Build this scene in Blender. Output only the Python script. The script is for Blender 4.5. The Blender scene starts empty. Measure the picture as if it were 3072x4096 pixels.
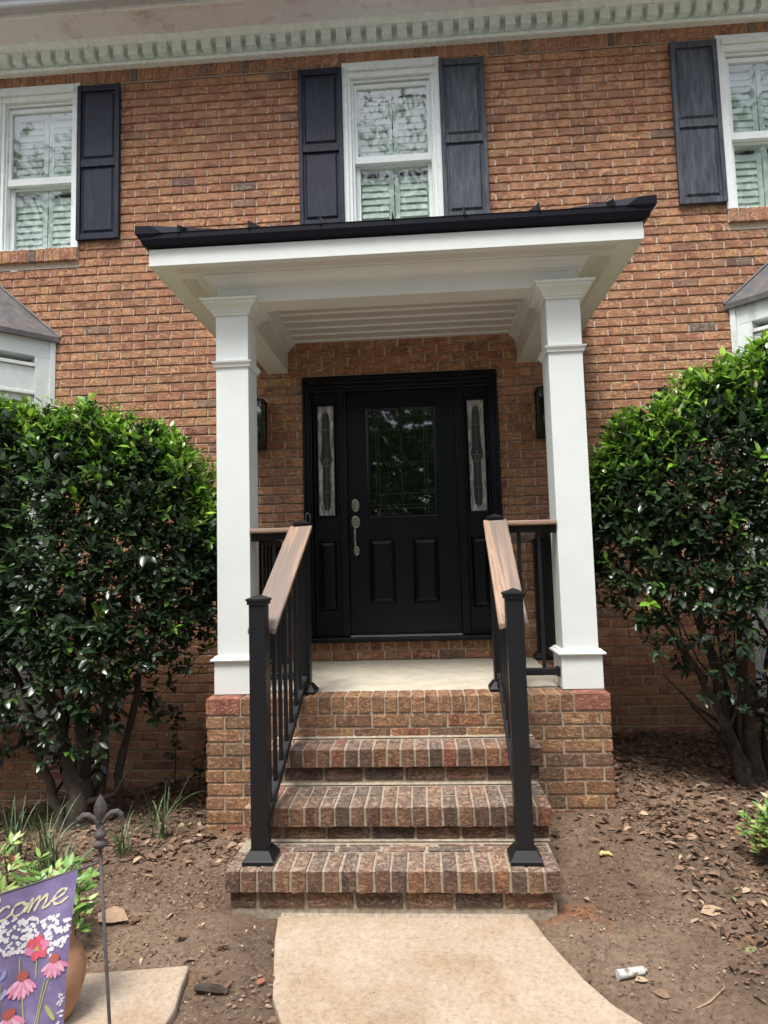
import bpy, bmesh, math, random
import numpy as np
from mathutils import Vector, Matrix
random.seed(7); rng = np.random.default_rng(11)
S = bpy.context.scene
col = S.collection
# ------------------------------------------------------------------ camera, world, sun, exposure
CAM = (0.1665, -5.3626, 0.7547); YAW, PIT, ROL = 0.0603, 0.0842, -0.0273
cam = bpy.data.cameras.new("camera"); cam_o = bpy.data.objects.new("camera", cam); col.objects.link(cam_o)
cy_, sy_, cp_, sp_ = math.cos(YAW), math.sin(YAW), math.cos(PIT), math.sin(PIT)
Fw = Vector((-sy_*cp_, cy_*cp_, sp_)); Rt = Vector((cy_, sy_, 0)); Up = Rt.cross(Fw)
c_, s_ = math.cos(ROL), math.sin(ROL)
R2 = Rt*c_ + Up*s_; U2 = Up*c_ - Rt*s_
M = Matrix((R2, U2, -Fw)).transposed().to_4x4(); M.translation = CAM
cam_o.matrix_world = M
cam.sensor_fit = 'HORIZONTAL'; cam.sensor_width = 36; cam.lens = 36*2598.53/3072
cam.clip_start = .05; cam.clip_end = 1000
S.camera = cam_o
W = bpy.data.worlds.new("World"); S.world = W; W.use_nodes = True
nt = W.node_tree; nt.nodes.clear()
SUN_EL, SUN_AZ = math.radians(66), math.radians(200)   # azimuth from +Y clockwise
sky = nt.nodes.new('ShaderNodeTexSky'); sky.sky_type = 'NISHITA'; sky.sun_disc = False
sky.sun_elevation = SUN_EL; sky.sun_rotation = SUN_AZ; sky.dust_density = 3
hs = nt.nodes.new('ShaderNodeHueSaturation'); hs.inputs['Saturation'].default_value = .55
bg = nt.nodes.new('ShaderNodeBackground'); bg.inputs[1].default_value = .15
wo = nt.nodes.new('ShaderNodeOutputWorld')
nt.links.new(sky.outputs[0], hs.inputs['Color']); nt.links.new(hs.outputs[0], bg.inputs[0]); nt.links.new(bg.outputs[0], wo.inputs[0])
sun = bpy.data.lights.new("sun", 'SUN'); sun.energy = 1.75; sun.angle = math.radians(18); sun.color = (1, .975, .94)
sun_o = bpy.data.objects.new("sun", sun); col.objects.link(sun_o)
# travelling direction of the light
sd = Vector((math.sin(SUN_AZ)*math.cos(SUN_EL), math.cos(SUN_AZ)*math.cos(SUN_EL), math.sin(SUN_EL)))
sun_o.rotation_euler = sd.to_track_quat('Z', 'Y').to_euler()
S.view_settings.view_transform = 'Standard'; S.view_settings.look = 'None'
S.view_settings.exposure = 1.3; S.view_settings.gamma = 1

# ------------------------------------------------------------------ materials
def mat(name):
    m = bpy.data.materials.new(name); m.use_nodes = True
    n = m.node_tree.nodes; b = n['Principled BSDF']
    return m, n, m.node_tree.links, b
def ramp(n, stops, interp='LINEAR'):
    r = n.new('ShaderNodeValToRGB'); r.color_ramp.interpolation = interp
    e = r.color_ramp.elements
    while len(e) < len(stops): e.new(.5)
    for i, (p, c) in enumerate(stops):
        e[i].position = p; e[i].color = (*c, 1) if len(c) == 3 else c
    return r
def noise(n, l, src, scale, detail=4, rough=.6, dist=0):
    t = n.new('ShaderNodeTexNoise'); t.inputs['Scale'].default_value = scale
    t.inputs['Detail'].default_value = detail; t.inputs['Roughness'].default_value = rough
    t.inputs['Distortion'].default_value = dist
    if src is not None: l.new(src, t.inputs['Vector'])
    return t
def mix(n, l, a, b, f, mode='MIX'):
    m = n.new('ShaderNodeMix'); m.data_type = 'RGBA'; m.blend_type = mode
    for sock, v in ((m.inputs[0], f), (m.inputs[6], a), (m.inputs[7], b)):
        if hasattr(v, 'links') or hasattr(v, 'is_linked'): l.new(v, sock)
        elif isinstance(v, (int, float)): sock.default_value = v
        else: sock.default_value = (*v, 1)
    return m.outputs[2]
def mapping(n, l, src, scale=(1, 1, 1)):
    m = n.new('ShaderNodeMapping'); m.inputs['Scale'].default_value = scale; l.new(src, m.inputs[0]); return m.outputs[0]
def obco(n): return n.new('ShaderNodeTexCoord').outputs['Object']
def bump(n, l, b, h, strength=.5, dist=.01):
    bp = n.new('ShaderNodeBump'); bp.inputs['Strength'].default_value = strength; bp.inputs['Distance'].default_value = dist
    l.new(h, bp.inputs['Height']); l.new(bp.outputs[0], b.inputs['Normal']); return bp
def math_(n, l, op, a, b=None, c=None):
    m = n.new('ShaderNodeMath'); m.operation = op
    for i, v in enumerate((a, b, c)):
        if v is None: continue
        if isinstance(v, (int, float)): m.inputs[i].default_value = v
        else: l.new(v, m.inputs[i])
    return m.outputs[0]

def brick_mat(name, stops, dust_light=0, patch=.85):
    m, n, l, b = mat(name)
    at = n.new('ShaderNodeAttribute'); at.attribute_name = 'bc'
    sp = n.new('ShaderNodeSeparateColor'); l.new(at.outputs['Color'], sp.inputs[0])
    r = ramp(n, stops); l.new(sp.outputs[0], r.inputs[0])
    co = obco(n)
    off = n.new('ShaderNodeVectorMath'); off.operation = 'SCALE'; l.new(at.outputs['Color'], off.inputs[0]); off.inputs['Scale'].default_value = 37
    ad = n.new('ShaderNodeVectorMath'); ad.operation = 'ADD'; l.new(co, ad.inputs[0]); l.new(off.outputs[0], ad.inputs[1])
    v = ad.outputs[0]
    # rectangular flashed patches
    vo = n.new('ShaderNodeTexVoronoi'); vo.distance = 'CHEBYCHEV'; vo.inputs['Scale'].default_value = 13; l.new(mapping(n, l, v, (1, .4, .55)), vo.inputs['Vector'])
    vs = n.new('ShaderNodeSeparateColor'); l.new(vo.outputs['Color'], vs.inputs[0])
    pr = ramp(n, [(0, (.66, .6, .62)), (.06, (.78, .72, .73)), (.3, (.90, .87, .87)), (.55, (1, 1, 1)), (.8, (1.05, 1.1, 1.02)), (1, (1.08, 1.16, 1.02))]); l.new(vs.outputs[0], pr.inputs[0])
    c = mix(n, l, r.outputs[0], pr.outputs[0], patch, 'MULTIPLY')
    # fine grain and scratches, crack shade darkened into the colour
    g = noise(n, l, v, 95, 5, .8); gr = ramp(n, [(.32, (.55, .52, .52)), (.5, (1, 1, 1)), (.68, (1.25, 1.25, 1.25))]); l.new(g.outputs[0], gr.inputs[0])
    c = mix(n, l, c, gr.outputs[0], .7, 'MULTIPLY')
    k = noise(n, l, mapping(n, l, v, (1, 1, 2.4)), 24, 5, .8, .6)
    kr = ramp(n, [(.46, (1, 1, 1)), (.49, (.28, .24, .24)), (.505, (.28, .24, .24)), (.53, (1.1, 1.1, 1.1))]); l.new(k.outputs[0], kr.inputs[0])
    km = noise(n, l, v, 9, 1); kmr = ramp(n, [(.45, (0, 0, 0)), (.6, (1, 1, 1))]); l.new(km.outputs[0], kmr.inputs[0])
    c = mix(n, l, c, mix(n, l, (1, 1, 1), kr.outputs[0], kmr.outputs[0]), .6, 'MULTIPLY')
    st = noise(n, l, co, 1.1, 3, .5); sr = ramp(n, [(.3, (.8, .78, .78)), (.65, (1.08, 1.08, 1.08))]); l.new(st.outputs[0], sr.inputs[0])
    c = mix(n, l, c, sr.outputs[0], .8, 'MULTIPLY')
    if dust_light:     # pale dusty mortar plus top light painted into the upward faces
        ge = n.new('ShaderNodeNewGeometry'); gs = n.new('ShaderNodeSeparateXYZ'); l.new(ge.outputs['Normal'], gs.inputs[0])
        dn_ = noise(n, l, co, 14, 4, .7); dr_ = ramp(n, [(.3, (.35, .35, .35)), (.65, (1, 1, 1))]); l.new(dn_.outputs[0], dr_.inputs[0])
        c = mix(n, l, c, (.46, .37, .29), math_(n, l, 'MULTIPLY', math_(n, l, 'MULTIPLY', math_(n, l, 'GREATER_THAN', gs.outputs[2], .8), dust_light), dr_.outputs[0]))
    l.new(c, b.inputs['Base Color']); b.inputs['Roughness'].default_value = .88
    b.inputs['Specular IOR Level'].default_value = .3
    hsum = math_(n, l, 'ADD', math_(n, l, 'MULTIPLY', g.outputs[0], .4), math_(n, l, 'MULTIPLY', kr.outputs[0], .8))
    bump(n, l, b, hsum, 1.0, .008)
    return m
M_BRICK = brick_mat('wall_brick', [(0, (.30, .22, .18)), (.015, (.38, .24, .18)), (.035, (.50, .265, .165)), (.2, (.57, .287, .172)), (.5, (.61, .312, .18)), (.75, (.63, .328, .187)), (.98, (.63, .35, .20)), (1, (.45, .20, .135))])
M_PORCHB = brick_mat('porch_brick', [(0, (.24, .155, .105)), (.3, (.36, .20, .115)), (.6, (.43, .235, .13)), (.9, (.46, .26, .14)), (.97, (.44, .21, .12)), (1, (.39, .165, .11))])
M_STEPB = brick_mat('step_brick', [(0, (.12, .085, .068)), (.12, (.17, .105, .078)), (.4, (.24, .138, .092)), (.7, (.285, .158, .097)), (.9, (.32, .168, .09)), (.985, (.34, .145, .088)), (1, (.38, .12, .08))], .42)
def simple(name, c, rough=.5, spec=.5, metal=0, nz=None, nb=0, ns=30, wear=None):
    m, n, l, b = mat(name)
    b.inputs['Roughness'].default_value = rough; b.inputs['Metallic'].default_value = metal
    b.inputs['Specular IOR Level'].default_value = spec
    co = obco(n)
    t = noise(n, l, co, ns, 5, .65)
    lo = tuple(x*(1-(nz or .06)) for x in c); hi = tuple(min(1, x*(1+(nz or .06))) for x in c)
    r = ramp(n, [(.3, lo), (.7, hi)]); l.new(t.outputs[0], r.inputs[0]); out = r.outputs[0]
    if wear:
        w = noise(n, l, mapping(n, l, co, wear[1]), wear[2], 6, .75); wr = ramp(n, [(wear[3], (0, 0, 0)), (wear[4], (1, 1, 1))]); l.new(w.outputs[0], wr.inputs[0])
        out = mix(n, l, out, wear[0], wr.outputs[0])
    l.new(out, b.inputs['Base Color'])
    if nb: bump(n, l, b, t.outputs[0], nb, .004)
    return m
M_MORTAR = simple('mortar', (.58, .48, .385), .95, .2, nz=.25, nb=.6, ns=60)
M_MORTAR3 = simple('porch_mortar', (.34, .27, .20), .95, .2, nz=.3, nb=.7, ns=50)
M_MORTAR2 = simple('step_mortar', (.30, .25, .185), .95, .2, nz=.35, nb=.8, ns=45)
M_WHITE = simple('white_trim_paint', (.665, .70, .675), .4, .5, nz=.03, ns=6, wear=((.6, .58, .52), (1, 1, .5), 14, .70, .80))
M_CEIL = simple('shade_toned_ceiling', (.62, .58, .56), .5, .4, nz=.02, ns=6)  # boards toned darker to paint in shade around the white beads
M_OLDW = simple('aged_white_paint', (.74, .78, .76), .6, .4, nz=.06, ns=18, nb=.1, wear=((.36, .35, .31), (1, 1, .3), 5, .58, .8))
M_OLDG = simple('weathered_cornice_paint', (.76, .85, .81), .65, .35, nz=.1, ns=14, nb=.15, wear=((.24, .23, .2), (1, 1, 1), 7, .6, .72))
M_SOFF = simple('eave_soffit_paint', (.77, .78, .81), .7, .3, nz=.07, ns=5, wear=((.42, .33, .31), (1, 1, 1), 2.5, .5, .75))
M_BLACK = simple('black_powder_coat', (.0085, .0088, .0105), .45, .3, nz=.12, ns=80, nb=.05)
M_ROOF = simple('black_metal_roof', (.004, .005, .010), .4, .18, nz=.1, ns=10)
M_DOOR = simple('black_door_paint', (.0022, .0034, .0062), .33, .36, nz=.2, ns=20, nb=.04, wear=((.03, .03, .03), (1, 1, .2), 26, .72, .78))
M_SHUT = simple('faded_black_shutter_paint', (.011, .0135, .026), .5, .25, nz=.25, ns=12, nb=.12, wear=((.04, .045, .06), (3, 3, .35), 12, .5, .85))
M_SHUT2 = simple('chalky_shutter_paint', (.034, .040, .054), .6, .3, nz=.25, ns=12, nb=.15, wear=((.12, .128, .145), (3, 3, .3), 12, .42, .75))
M_CONC = simple('porch_concrete', (.47, .43, .34), .8, .3, nz=.16, ns=7, nb=.1, wear=((.13, .10, .07), (1, 4.5, 1), 9, .60, .68))
M_NICK = simple('brushed_nickel', (.5, .47, .38), .28, .5, metal=1, nz=.05)
M_BRASS = simple('aged_brass', (.4, .33, .2), .3, .5, metal=1, nz=.1)
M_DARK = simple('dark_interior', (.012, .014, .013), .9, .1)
M_IRON = simple('rusty_iron', (.07, .062, .06), .6, .4, nz=.3, ns=60, nb=.3, wear=((.13, .07, .045), (1, 1, 1), 30, .5, .7))
M_TERRA = simple('terracotta', (.36, .19, .11), .75, .3, nz=.2, ns=12, nb=.3, wear=((.42, .32, .24), (1, 1, 1), 9, .55, .75))
M_BAYR = simple('bay_roof_metal', (.085, .085, .09), .65, .3, nz=.2, ns=14, wear=((.19, .15, .12), (1, 1, 1), 9, .45, .75))
M_SHINT = simple('interior_shutter_paint', (.42, .475, .425), .5, .4, nz=.03)
M_CAME = simple('lead_came', (.06, .065, .055), .5, .4)
M_CAME2 = simple('bright_lead_came', (.34, .34, .32), .4, .5, metal=.4)
M_LANTG = simple('lantern_glass', (.16, .15, .1), .08, .8)
def wood_mat(A, B):
    m, n, l, b = mat('composite_wood_cap'); co = obco(n)
    w = noise(n, l, mapping(n, l, co, A), 3.2, 6, .65, .6)
    r = ramp(n, [(.25, (.11, .085, .068)), (.42, (.24, .15, .098)), (.58, (.33, .22, .15)), (.8, (.29, .205, .15))]); l.new(w.outputs[0], r.inputs[0])
    s = noise(n, l, mapping(n, l, co, B), 1.3, 2, .5)
    sr = ramp(n, [(.46, (0, 0, 0)), (.56, (1, 1, 1))]); l.new(s.outputs[0], sr.inputs[0])
    c = mix(n, l, r.outputs[0], (.12, .10, .09), math_(n, l, 'MULTIPLY', sr.outputs[0], .7))
    l.new(c, b.inputs['Base Color']); b.inputs['Roughness'].default_value = .62; bump(n, l, b, w.outputs[0], .35, .003)
    return m
M_WOOD = wood_mat((34, 1.2, 1.2), (11, .5, .5)); M_WOODX = wood_mat((1.2, 34, 34), (.5, 11, 11))
def path_mat():
    m, n, l, b = mat('sandy_concrete'); co = obco(n)
    a = noise(n, l, co, 2.2, 5, .6); r = ramp(n, [(.3, (.31, .235, .165)), (.5, (.36, .28, .20)), (.7, (.40, .32, .24))]); l.new(a.outputs[0], r.inputs[0])
    g = noise(n, l, co, 48, 8, .9); gr = ramp(n, [(.36, (.5, .46, .42)), (.5, (1, 1, 1)), (.66, (1.3, 1.3, 1.3))]); l.new(g.outputs[0], gr.inputs[0])
    c = mix(n, l, r.outputs[0], gr.outputs[0], .75, 'MULTIPLY')
    v = n.new('ShaderNodeTexVoronoi'); v.inputs['Scale'].default_value = 19; l.new(co, v.inputs['Vector'])
    vr = ramp(n, [(.05, (.12, .1, .08)), (.085, (1, 1, 1))]); l.new(v.outputs['Distance'], vr.inputs[0])
    vm = n.new('ShaderNodeSeparateColor'); l.new(v.outputs['Color'], vm.inputs[0])
    vk = math_(n, l, 'GREATER_THAN', vm.outputs[1], .6)
    c = mix(n, l, c, mix(n, l, (1, 1, 1), vr.outputs[0], vk), .8, 'MULTIPLY')
    so = noise(n, l, co, 2.6, 5, .65, .5); sr_ = ramp(n, [(.5, (1, 1, 1)), (.64, (.88, .78, .66))]); l.new(so.outputs[0], sr_.inputs[0]); c = mix(n, l, c, sr_.outputs[0], .7, 'MULTIPLY')
    st = noise(n, l, co, 5, 4, .6); s2 = ramp(n, [(.60, (0, 0, 0)), (.72, (1, 1, 1))]); l.new(st.outputs[0], s2.inputs[0])
    c = mix(n, l, c, (.44, .38, .30), math_(n, l, 'MULTIPLY', s2.outputs[0], .4))
    l.new(c, b.inputs['Base Color']); b.inputs['Roughness'].default_value = .9; bump(n, l, b, g.outputs[0], .5, .003); return m
M_PATH = path_mat()
M_BOUNCE = simple('bounce_sheet_concrete', (.42, .40, .37), .9, .2, nz=.15, ns=3)
def soil_mat():
    m, n, l, b = mat('clay_soil'); co = obco(n)
    a = noise(n, l, co, 1.3, 6, .65); r = ramp(n, [(.25, (.10, .068, .045)), (.45, (.17, .115, .078)), (.6, (.245, .170, .115)), (.78, (.33, .245, .17))]); l.new(a.outputs[0], r.inputs[0])
    o = noise(n, l, co, 2.9, 3, .5); orr = ramp(n, [(.66, (0, 0, 0)), (.76, (1, 1, 1))]); l.new(o.outputs[0], orr.inputs[0])
    c = mix(n, l, r.outputs[0], (.38, .155, .07), math_(n, l, 'MULTIPLY', orr.outputs[0], .6))
    g = noise(n, l, co, 38, 9, .85); gr = ramp(n, [(.34, (.35, .33, .32)), (.5, (1, 1, 1)), (.68, (1.5, 1.46, 1.42))]); l.new(g.outputs[0], gr.inputs[0])
    c = mix(n, l, c, gr.outputs[0], .9, 'MULTIPLY')
    v = n.new('ShaderNodeTexVoronoi'); v.inputs['Scale'].default_value = 70; l.new(co, v.inputs['Vector'])
    vs = n.new('ShaderNodeSeparateColor'); l.new(v.outputs['Color'], vs.inputs[0])
    sel = math_(n, l, 'MULTIPLY', math_(n, l, 'GREATER_THAN', vs.outputs[0], .93), math_(n, l, 'LESS_THAN', v.outputs['Distance'], .3))
    c = mix(n, l, c, (.4, .33, .26), math_(n, l, 'MULTIPLY', sel, .6))
    l.new(c, b.inputs['Base Color']); b.inputs['Roughness'].default_value = .95; b.inputs['Specular IOR Level'].default_value = .2
    bump(n, l, b, g.outputs[0], 1.0, .018); return m
M_SOIL = soil_mat()
def tint_mat(name, stops, rough=.35, trans=.12, spec=.5):
    m, n, l, b = mat(name)
    at = n.new('ShaderNodeAttribute'); at.attribute_name = 'tint'
    sp = n.new('ShaderNodeSeparateColor'); l.new(at.outputs['Color'], sp.inputs[0])
    r = ramp(n, stops); l.new(sp.outputs[0], r.inputs[0])
    t = noise(n, l, obco(n), 60, 2, .5); tr = ramp(n, [(.3, (.8, .8, .8)), (.7, (1.15, 1.15, 1.15))]); l.new(t.outputs[0], tr.inputs[0])
    c = mix(n, l, r.outputs[0], tr.outputs[0], .8, 'MULTIPLY')
    l.new(c, b.inputs['Base Color']); b.inputs['Roughness'].default_value = rough; b.inputs['Specular IOR Level'].default_value = spec
    if trans:
        tl = n.new('ShaderNodeBsdfTranslucent'); l.new(c, tl.inputs[0])
        ms = n.new('ShaderNodeMixShader'); ms.inputs[0].default_value = trans
        l.new(b.outputs[0], ms.inputs[1]); l.new(tl.outputs[0], ms.inputs[2]); l.new(ms.outputs[0], n['Material Output'].inputs[0])
    return m
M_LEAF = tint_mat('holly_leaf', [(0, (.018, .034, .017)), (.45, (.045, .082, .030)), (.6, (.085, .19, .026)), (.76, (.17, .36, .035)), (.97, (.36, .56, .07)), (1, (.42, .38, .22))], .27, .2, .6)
M_NAND = tint_mat('nandina_leaf', [(0, (.05, .12, .03)), (.5, (.16, .30, .06)), (.85, (.40, .50, .16)), (.94, (.42, .30, .22)), (1, (.35, .07, .04))], .4, .2)
M_GRASS = tint_mat('liriope_leaf', [(0, (.04, .08, .025)), (1, (.17, .24, .11))], .45, .15)
M_LITT = tint_mat('dry_leaf', [(0, (.06, .035, .022)), (.4, (.14, .085, .055)), (.75, (.27, .17, .11)), (.93, (.42, .31, .2)), (1, (.17, .2, .08))], .8, .05, .25)
M_TREEL = tint_mat('tree_leaf', [(0, (.02, .05, .015)), (1, (.09, .17, .04))], .5, .3)
M_BARK = simple('bark', (.052, .04, .032), .9, .2, nz=.4, ns=25, nb=.8, wear=((.16, .14, .09), (1, 1, .5), 22, .62, .7))
M_PEB = tint_mat('pebble', [(0, (.08, .06, .05)), (.5, (.2, .13, .09)), (1, (.36, .26, .19))], .8, 0, .3)
def glass_mat(name, refl, tint=(.9, .96, .92), wav=.04):
    m, n, l, b = mat(name); n.remove(b)
    tr = n.new('ShaderNodeBsdfTransparent'); tr.inputs[0].default_value = (*tint, 1)
    gl = n.new('ShaderNodeBsdfGlossy'); gl.inputs['Roughness'].default_value = .025; gl.inputs[0].default_value = (1, 1, 1, 1)
    fr = n.new('ShaderNodeLayerWeight'); fr.inputs[0].default_value = .5
    f = math_(n, l, 'ADD', math_(n, l, 'MULTIPLY', math_(n, l, 'POWER', fr.outputs['Facing'], 4), .9), refl)
    t = noise(n, l, mapping(n, l, obco(n), (1, 1, 1)), 3.2, 2, .5, .8)
    bp = n.new('ShaderNodeBump'); bp.inputs['Strength'].default_value = wav; bp.inputs['Distance'].default_value = .12; l.new(t.outputs[0], bp.inputs['Height'])
    l.new(bp.outputs[0], gl.inputs['Normal'])
    ms = n.new('ShaderNodeMixShader'); l.new(f, ms.inputs[0]); l.new(tr.outputs[0], ms.inputs[1]); l.new(gl.outputs[0], ms.inputs[2])
    l.new(ms.outputs[0], n['Material Output'].inputs[0]); return m
M_GLASS = glass_mat('window_glass', .12, (.93, .985, .95), .012)
M_DGLASS = glass_mat('leaded_door_glass', .10, (.5, .58, .5), .012)
def marble_mat():
    m, n, l, b = mat('marbled_art_glass')
    t = noise(n, l, mapping(n, l, obco(n), (1, 1, .25)), 26, 5, .6, 1.2); r = ramp(n, [(.35, (.16, .17, .17)), (.5, (.42, .43, .42)), (.65, (.72, .73, .70))]); l.new(t.outputs[0], r.inputs[0])
    l.new(r.outputs[0], b.inputs['Base Color']); b.inputs['Roughness'].default_value = .2; return m
M_MARB = marble_mat()
def perf_mat():
    m, n, l, b = mat('perforated_soffit'); co = obco(n)
    sx = n.new('ShaderNodeSeparateXYZ'); l.new(co, sx.inputs[0])
    P_ = .0125
    iy = math_(n, l, 'FLOOR', math_(n, l, 'DIVIDE', sx.outputs[1], P_))
    par = math_(n, l, 'MULTIPLY', math_(n, l, 'MODULO', math_(n, l, 'ABSOLUTE', iy), 2), P_/2)
    fx = math_(n, l, 'SUBTRACT', math_(n, l, 'FRACT', math_(n, l, 'DIVIDE', math_(n, l, 'ADD', sx.outputs[0], par), P_)), .5)
    fy = math_(n, l, 'SUBTRACT', math_(n, l, 'FRACT', math_(n, l, 'DIVIDE', sx.outputs[1], P_)), .5)
    d = math_(n, l, 'ADD', math_(n, l, 'MULTIPLY', fx, fx), math_(n, l, 'MULTIPLY', fy, fy))
    h = math_(n, l, 'LESS_THAN', d, .06)
    l.new(mix(n, l, (.70, .69, .63), (.09, .09, .085), h), b.inputs['Base Color']); b.inputs['Roughness'].default_value = .5; return m
M_PERF = perf_mat()

# ------------------------------------------------------------------ mesh helpers
class MB:
    def __init__(s): s.v = []; s.f = []; s.c = []; s.m = []
    def face(s, idx, c=(0, 0, 0), m=0): s.f.append(tuple(idx)); s.c.append(c); s.m.append(m)
    def hexa(s, p, c=(0, 0, 0), m=0):       # p: 4 bottom then 4 top, counter-clockwise from above
        o = len(s.v); s.v += [tuple(q) for q in p]
        for q in ((3, 2, 1, 0), (4, 5, 6, 7), (0, 1, 5, 4), (1, 2, 6, 5), (2, 3, 7, 6), (3, 0, 4, 7)): s.face([o+i for i in q], c, m)
    def box(s, x0, x1, y0, y1, z0, z1, c=(0, 0, 0), m=0, j=0):
        p = [[x0, y0, z0], [x1, y0, z0], [x1, y1, z0], [x0, y1, z0], [x0, y0, z1], [x1, y0, z1], [x1, y1, z1], [x0, y1, z1]]
        if j: p = [[a+random.uniform(-j, j) for a in q] for q in p]
        s.hexa(p, c, m)
    def quad(s, a, b, c, d, col_=(0, 0, 0), m=0):
        o = len(s.v); s.v += [tuple(a), tuple(b), tuple(c), tuple(d)]; s.face((o, o+1, o+2, o+3), col_, m)
    def ring(s, cx, cy, hx, hy, prof, m=0, cap=True):      # rectangular ring profile [(proj, z)...]
        o = len(s.v)
        for pr, z in prof:
            s.v += [(cx-hx-pr, cy-hy-pr, z), (cx+hx+pr, cy-hy-pr, z), (cx+hx+pr, cy+hy+pr, z), (cx-hx-pr, cy+hy+pr, z)]
        for i in range(len(prof)-1):
            for k in range(4):
                a = o+i*4+k; b = o+i*4+(k+1) % 4; s.face((a, b, b+4, a+4), (0, 0, 0), m)
        if cap:
            s.face((o+3, o+2, o+1, o), (0, 0, 0), m); t = o+(len(prof)-1)*4; s.face((t, t+1, t+2, t+3), (0, 0, 0), m)
    def sweep(s, path, prof, m=0, closed=False):      # path of (x,y) wall-plane pts w/ outward normals; prof [(out,z)]
        o = len(s.v); n = len(prof)
        for (px, py, nx, ny) in path:
            for (d, z) in prof: s.v.append((px+nx*d, py+ny*d, z))
        for i in range(len(path)-1):
            for k in range(n-1):
                a = o+i*n+k; s.face((a, a+n, a+n+1, a+1), (0, 0, 0), m)
    def tube(s, pts, rad, seg=8, c=(0, 0, 0), m=0, cap=True):
        o = len(s.v); n = len(pts); pts = [Vector(p) for p in pts]
        rad = rad if isinstance(rad, (list, tuple)) else [rad]*n
        ref = Vector((0, 0, 1))
        for i, p in enumerate(pts):
            t = (pts[min(i+1, n-1)]-pts[max(i-1, 0)]).normalized()
            a = t.cross(ref if abs(t.dot(ref)) < .95 else Vector((1, 0, 0))).normalized(); b = t.cross(a)
            for k in range(seg):
                an = 2*math.pi*k/seg; s.v.append(tuple(p+(a*math.cos(an)+b*math.sin(an))*rad[i]))
        for i in range(n-1):
            for k in range(seg):
                a = o+i*seg+k; b = o+i*seg+(k+1) % seg; s.face((a, a+seg, b+seg, b), c, m)
        if cap:
            s.face([o+k for k in range(seg)], c, m); s.face([o+(n-1)*seg+k for k in reversed(range(seg))], c, m)
    def lathe(s, prof, cx, cy, seg=20, m=0):
        o = len(s.v); n = len(prof)
        for r, z in prof:
            for k in range(seg): a = 2*math.pi*k/seg; s.v.append((cx+r*math.cos(a), cy+r*math.sin(a), z))
        for i in range(n-1):
            for k in range(seg): a = o+i*seg+k; b = o+i*seg+(k+1) % seg; s.face((a, b, b+seg, a+seg), (0, 0, 0), m)
    def prism(s, poly, z0, z1, m=0):
        o = len(s.v); n = len(poly)
        s.v += [(x, y, z0) for x, y in poly]+[(x, y, z1) for x, y in poly]
        s.face([o+n+i for i in range(n)], (0, 0, 0), m); s.face([o+i for i in reversed(range(n))], (0, 0, 0), m)
        for i in range(n): j = (i+1) % n; s.face((o+i, o+j, o+n+j, o+n+i), (0, 0, 0), m)
    def build(s, name, mats, parent=None, bevel=0, smooth=False, attr=None, seg=1, loc=None):
        me = bpy.data.meshes.new(name); 
        vs = s.v
        if loc is not None: vs = [(a-loc[0], b-loc[1], c-loc[2]) for a, b, c in s.v]
        me.from_pydata(vs, [], s.f)
        for m_ in (mats if isinstance(mats, (list, tuple)) else [mats]): me.materials.append(m_)
        me.polygons.foreach_set('material_index', s.m)
        if smooth: me.polygons.foreach_set('use_smooth', [True]*len(s.f))
        if attr:
            a = me.color_attributes.new(attr, 'FLOAT_COLOR', 'CORNER')
            d = []
            for f, c in zip(s.f, s.c): d += [c[0], c[1], c[2], 1.0]*len(f)
            a.data.foreach_set('color', d)
        me.update()
        o = bpy.data.objects.new(name, me); col.objects.link(o)
        if parent is not None: o.parent = parent
        if loc is not None: o.location = loc
        if bevel:
            b = o.modifiers.new('bevel', 'BEVEL'); b.width = bevel; b.segments = seg; b.limit_method = 'ANGLE'; b.angle_limit = math.radians(35)
        return o
def tag(o, label=None, cat=None, group=None, kind=None):
    if label: o['label'] = label
    if cat: o['category'] = cat
    if group: o['group'] = group
    if kind: o['kind'] = kind
    return o
def thing(name, label, cat, group=None):
    e = bpy.data.objects.new(name, None); e.empty_display_size = .1; col.objects.link(e)
    return tag(e, label, cat, group)
def part(name, parent):
    e = bpy.data.objects.new(name, None); col.objects.link(e); e.parent = parent; return e
def bc(): return (random.random(), random.random(), random.random())

# ------------------------------------------------------------------ ground
def gh_pts():
    return np.array([(1.7, 0, -.60), (2.4, 0, -.59), (4, 0, -.6), (1.2, -1.5, -.65), (1.9, -1.1, -.63), (2.4, -2.2, -.73), (.75, -2.36, -.80), (-.8, -2.36, -.80), (-1.16, -1.5, -.74), (-1.68, 0, -.90), (-2.4, 0, -.99), (-3.4, 0, -1.17), (-4.5, 0, -1.2),
                     (-1.9, -1.4, -.76), (-2.6, -1.6, -.82), (-1.4, -.7, -.82), (-1.2, -2.7, -.83), (-1, -3.2, -.835), (0, -2.6, -.83), (.2, -3.2, -.83), (1, -3.2, -.82), (2.2, -3.2, -.8), (3.5, -3, -.78), (-3.5, -3, -.86), (0, -5, -.84), (-4, -5, -.85), (4, -5, -.83), (0, -8, -.85), (-9, -9, -.9), (9, -9, -.85), (0, -14, -.9), (8, 0, -.6), (-8, 0, -1.2)])
GP = gh_pts()
def gheight(x, y):
    x = np.asarray(x, float); y = np.asarray(y, float)
    w = 0; s = 0
    for (px, py, pz) in GP:
        q = 1/((x-px)**2+(y-py)**2+.02)**1.6; w = w+q; s = s+q*pz
    return s/w
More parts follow.
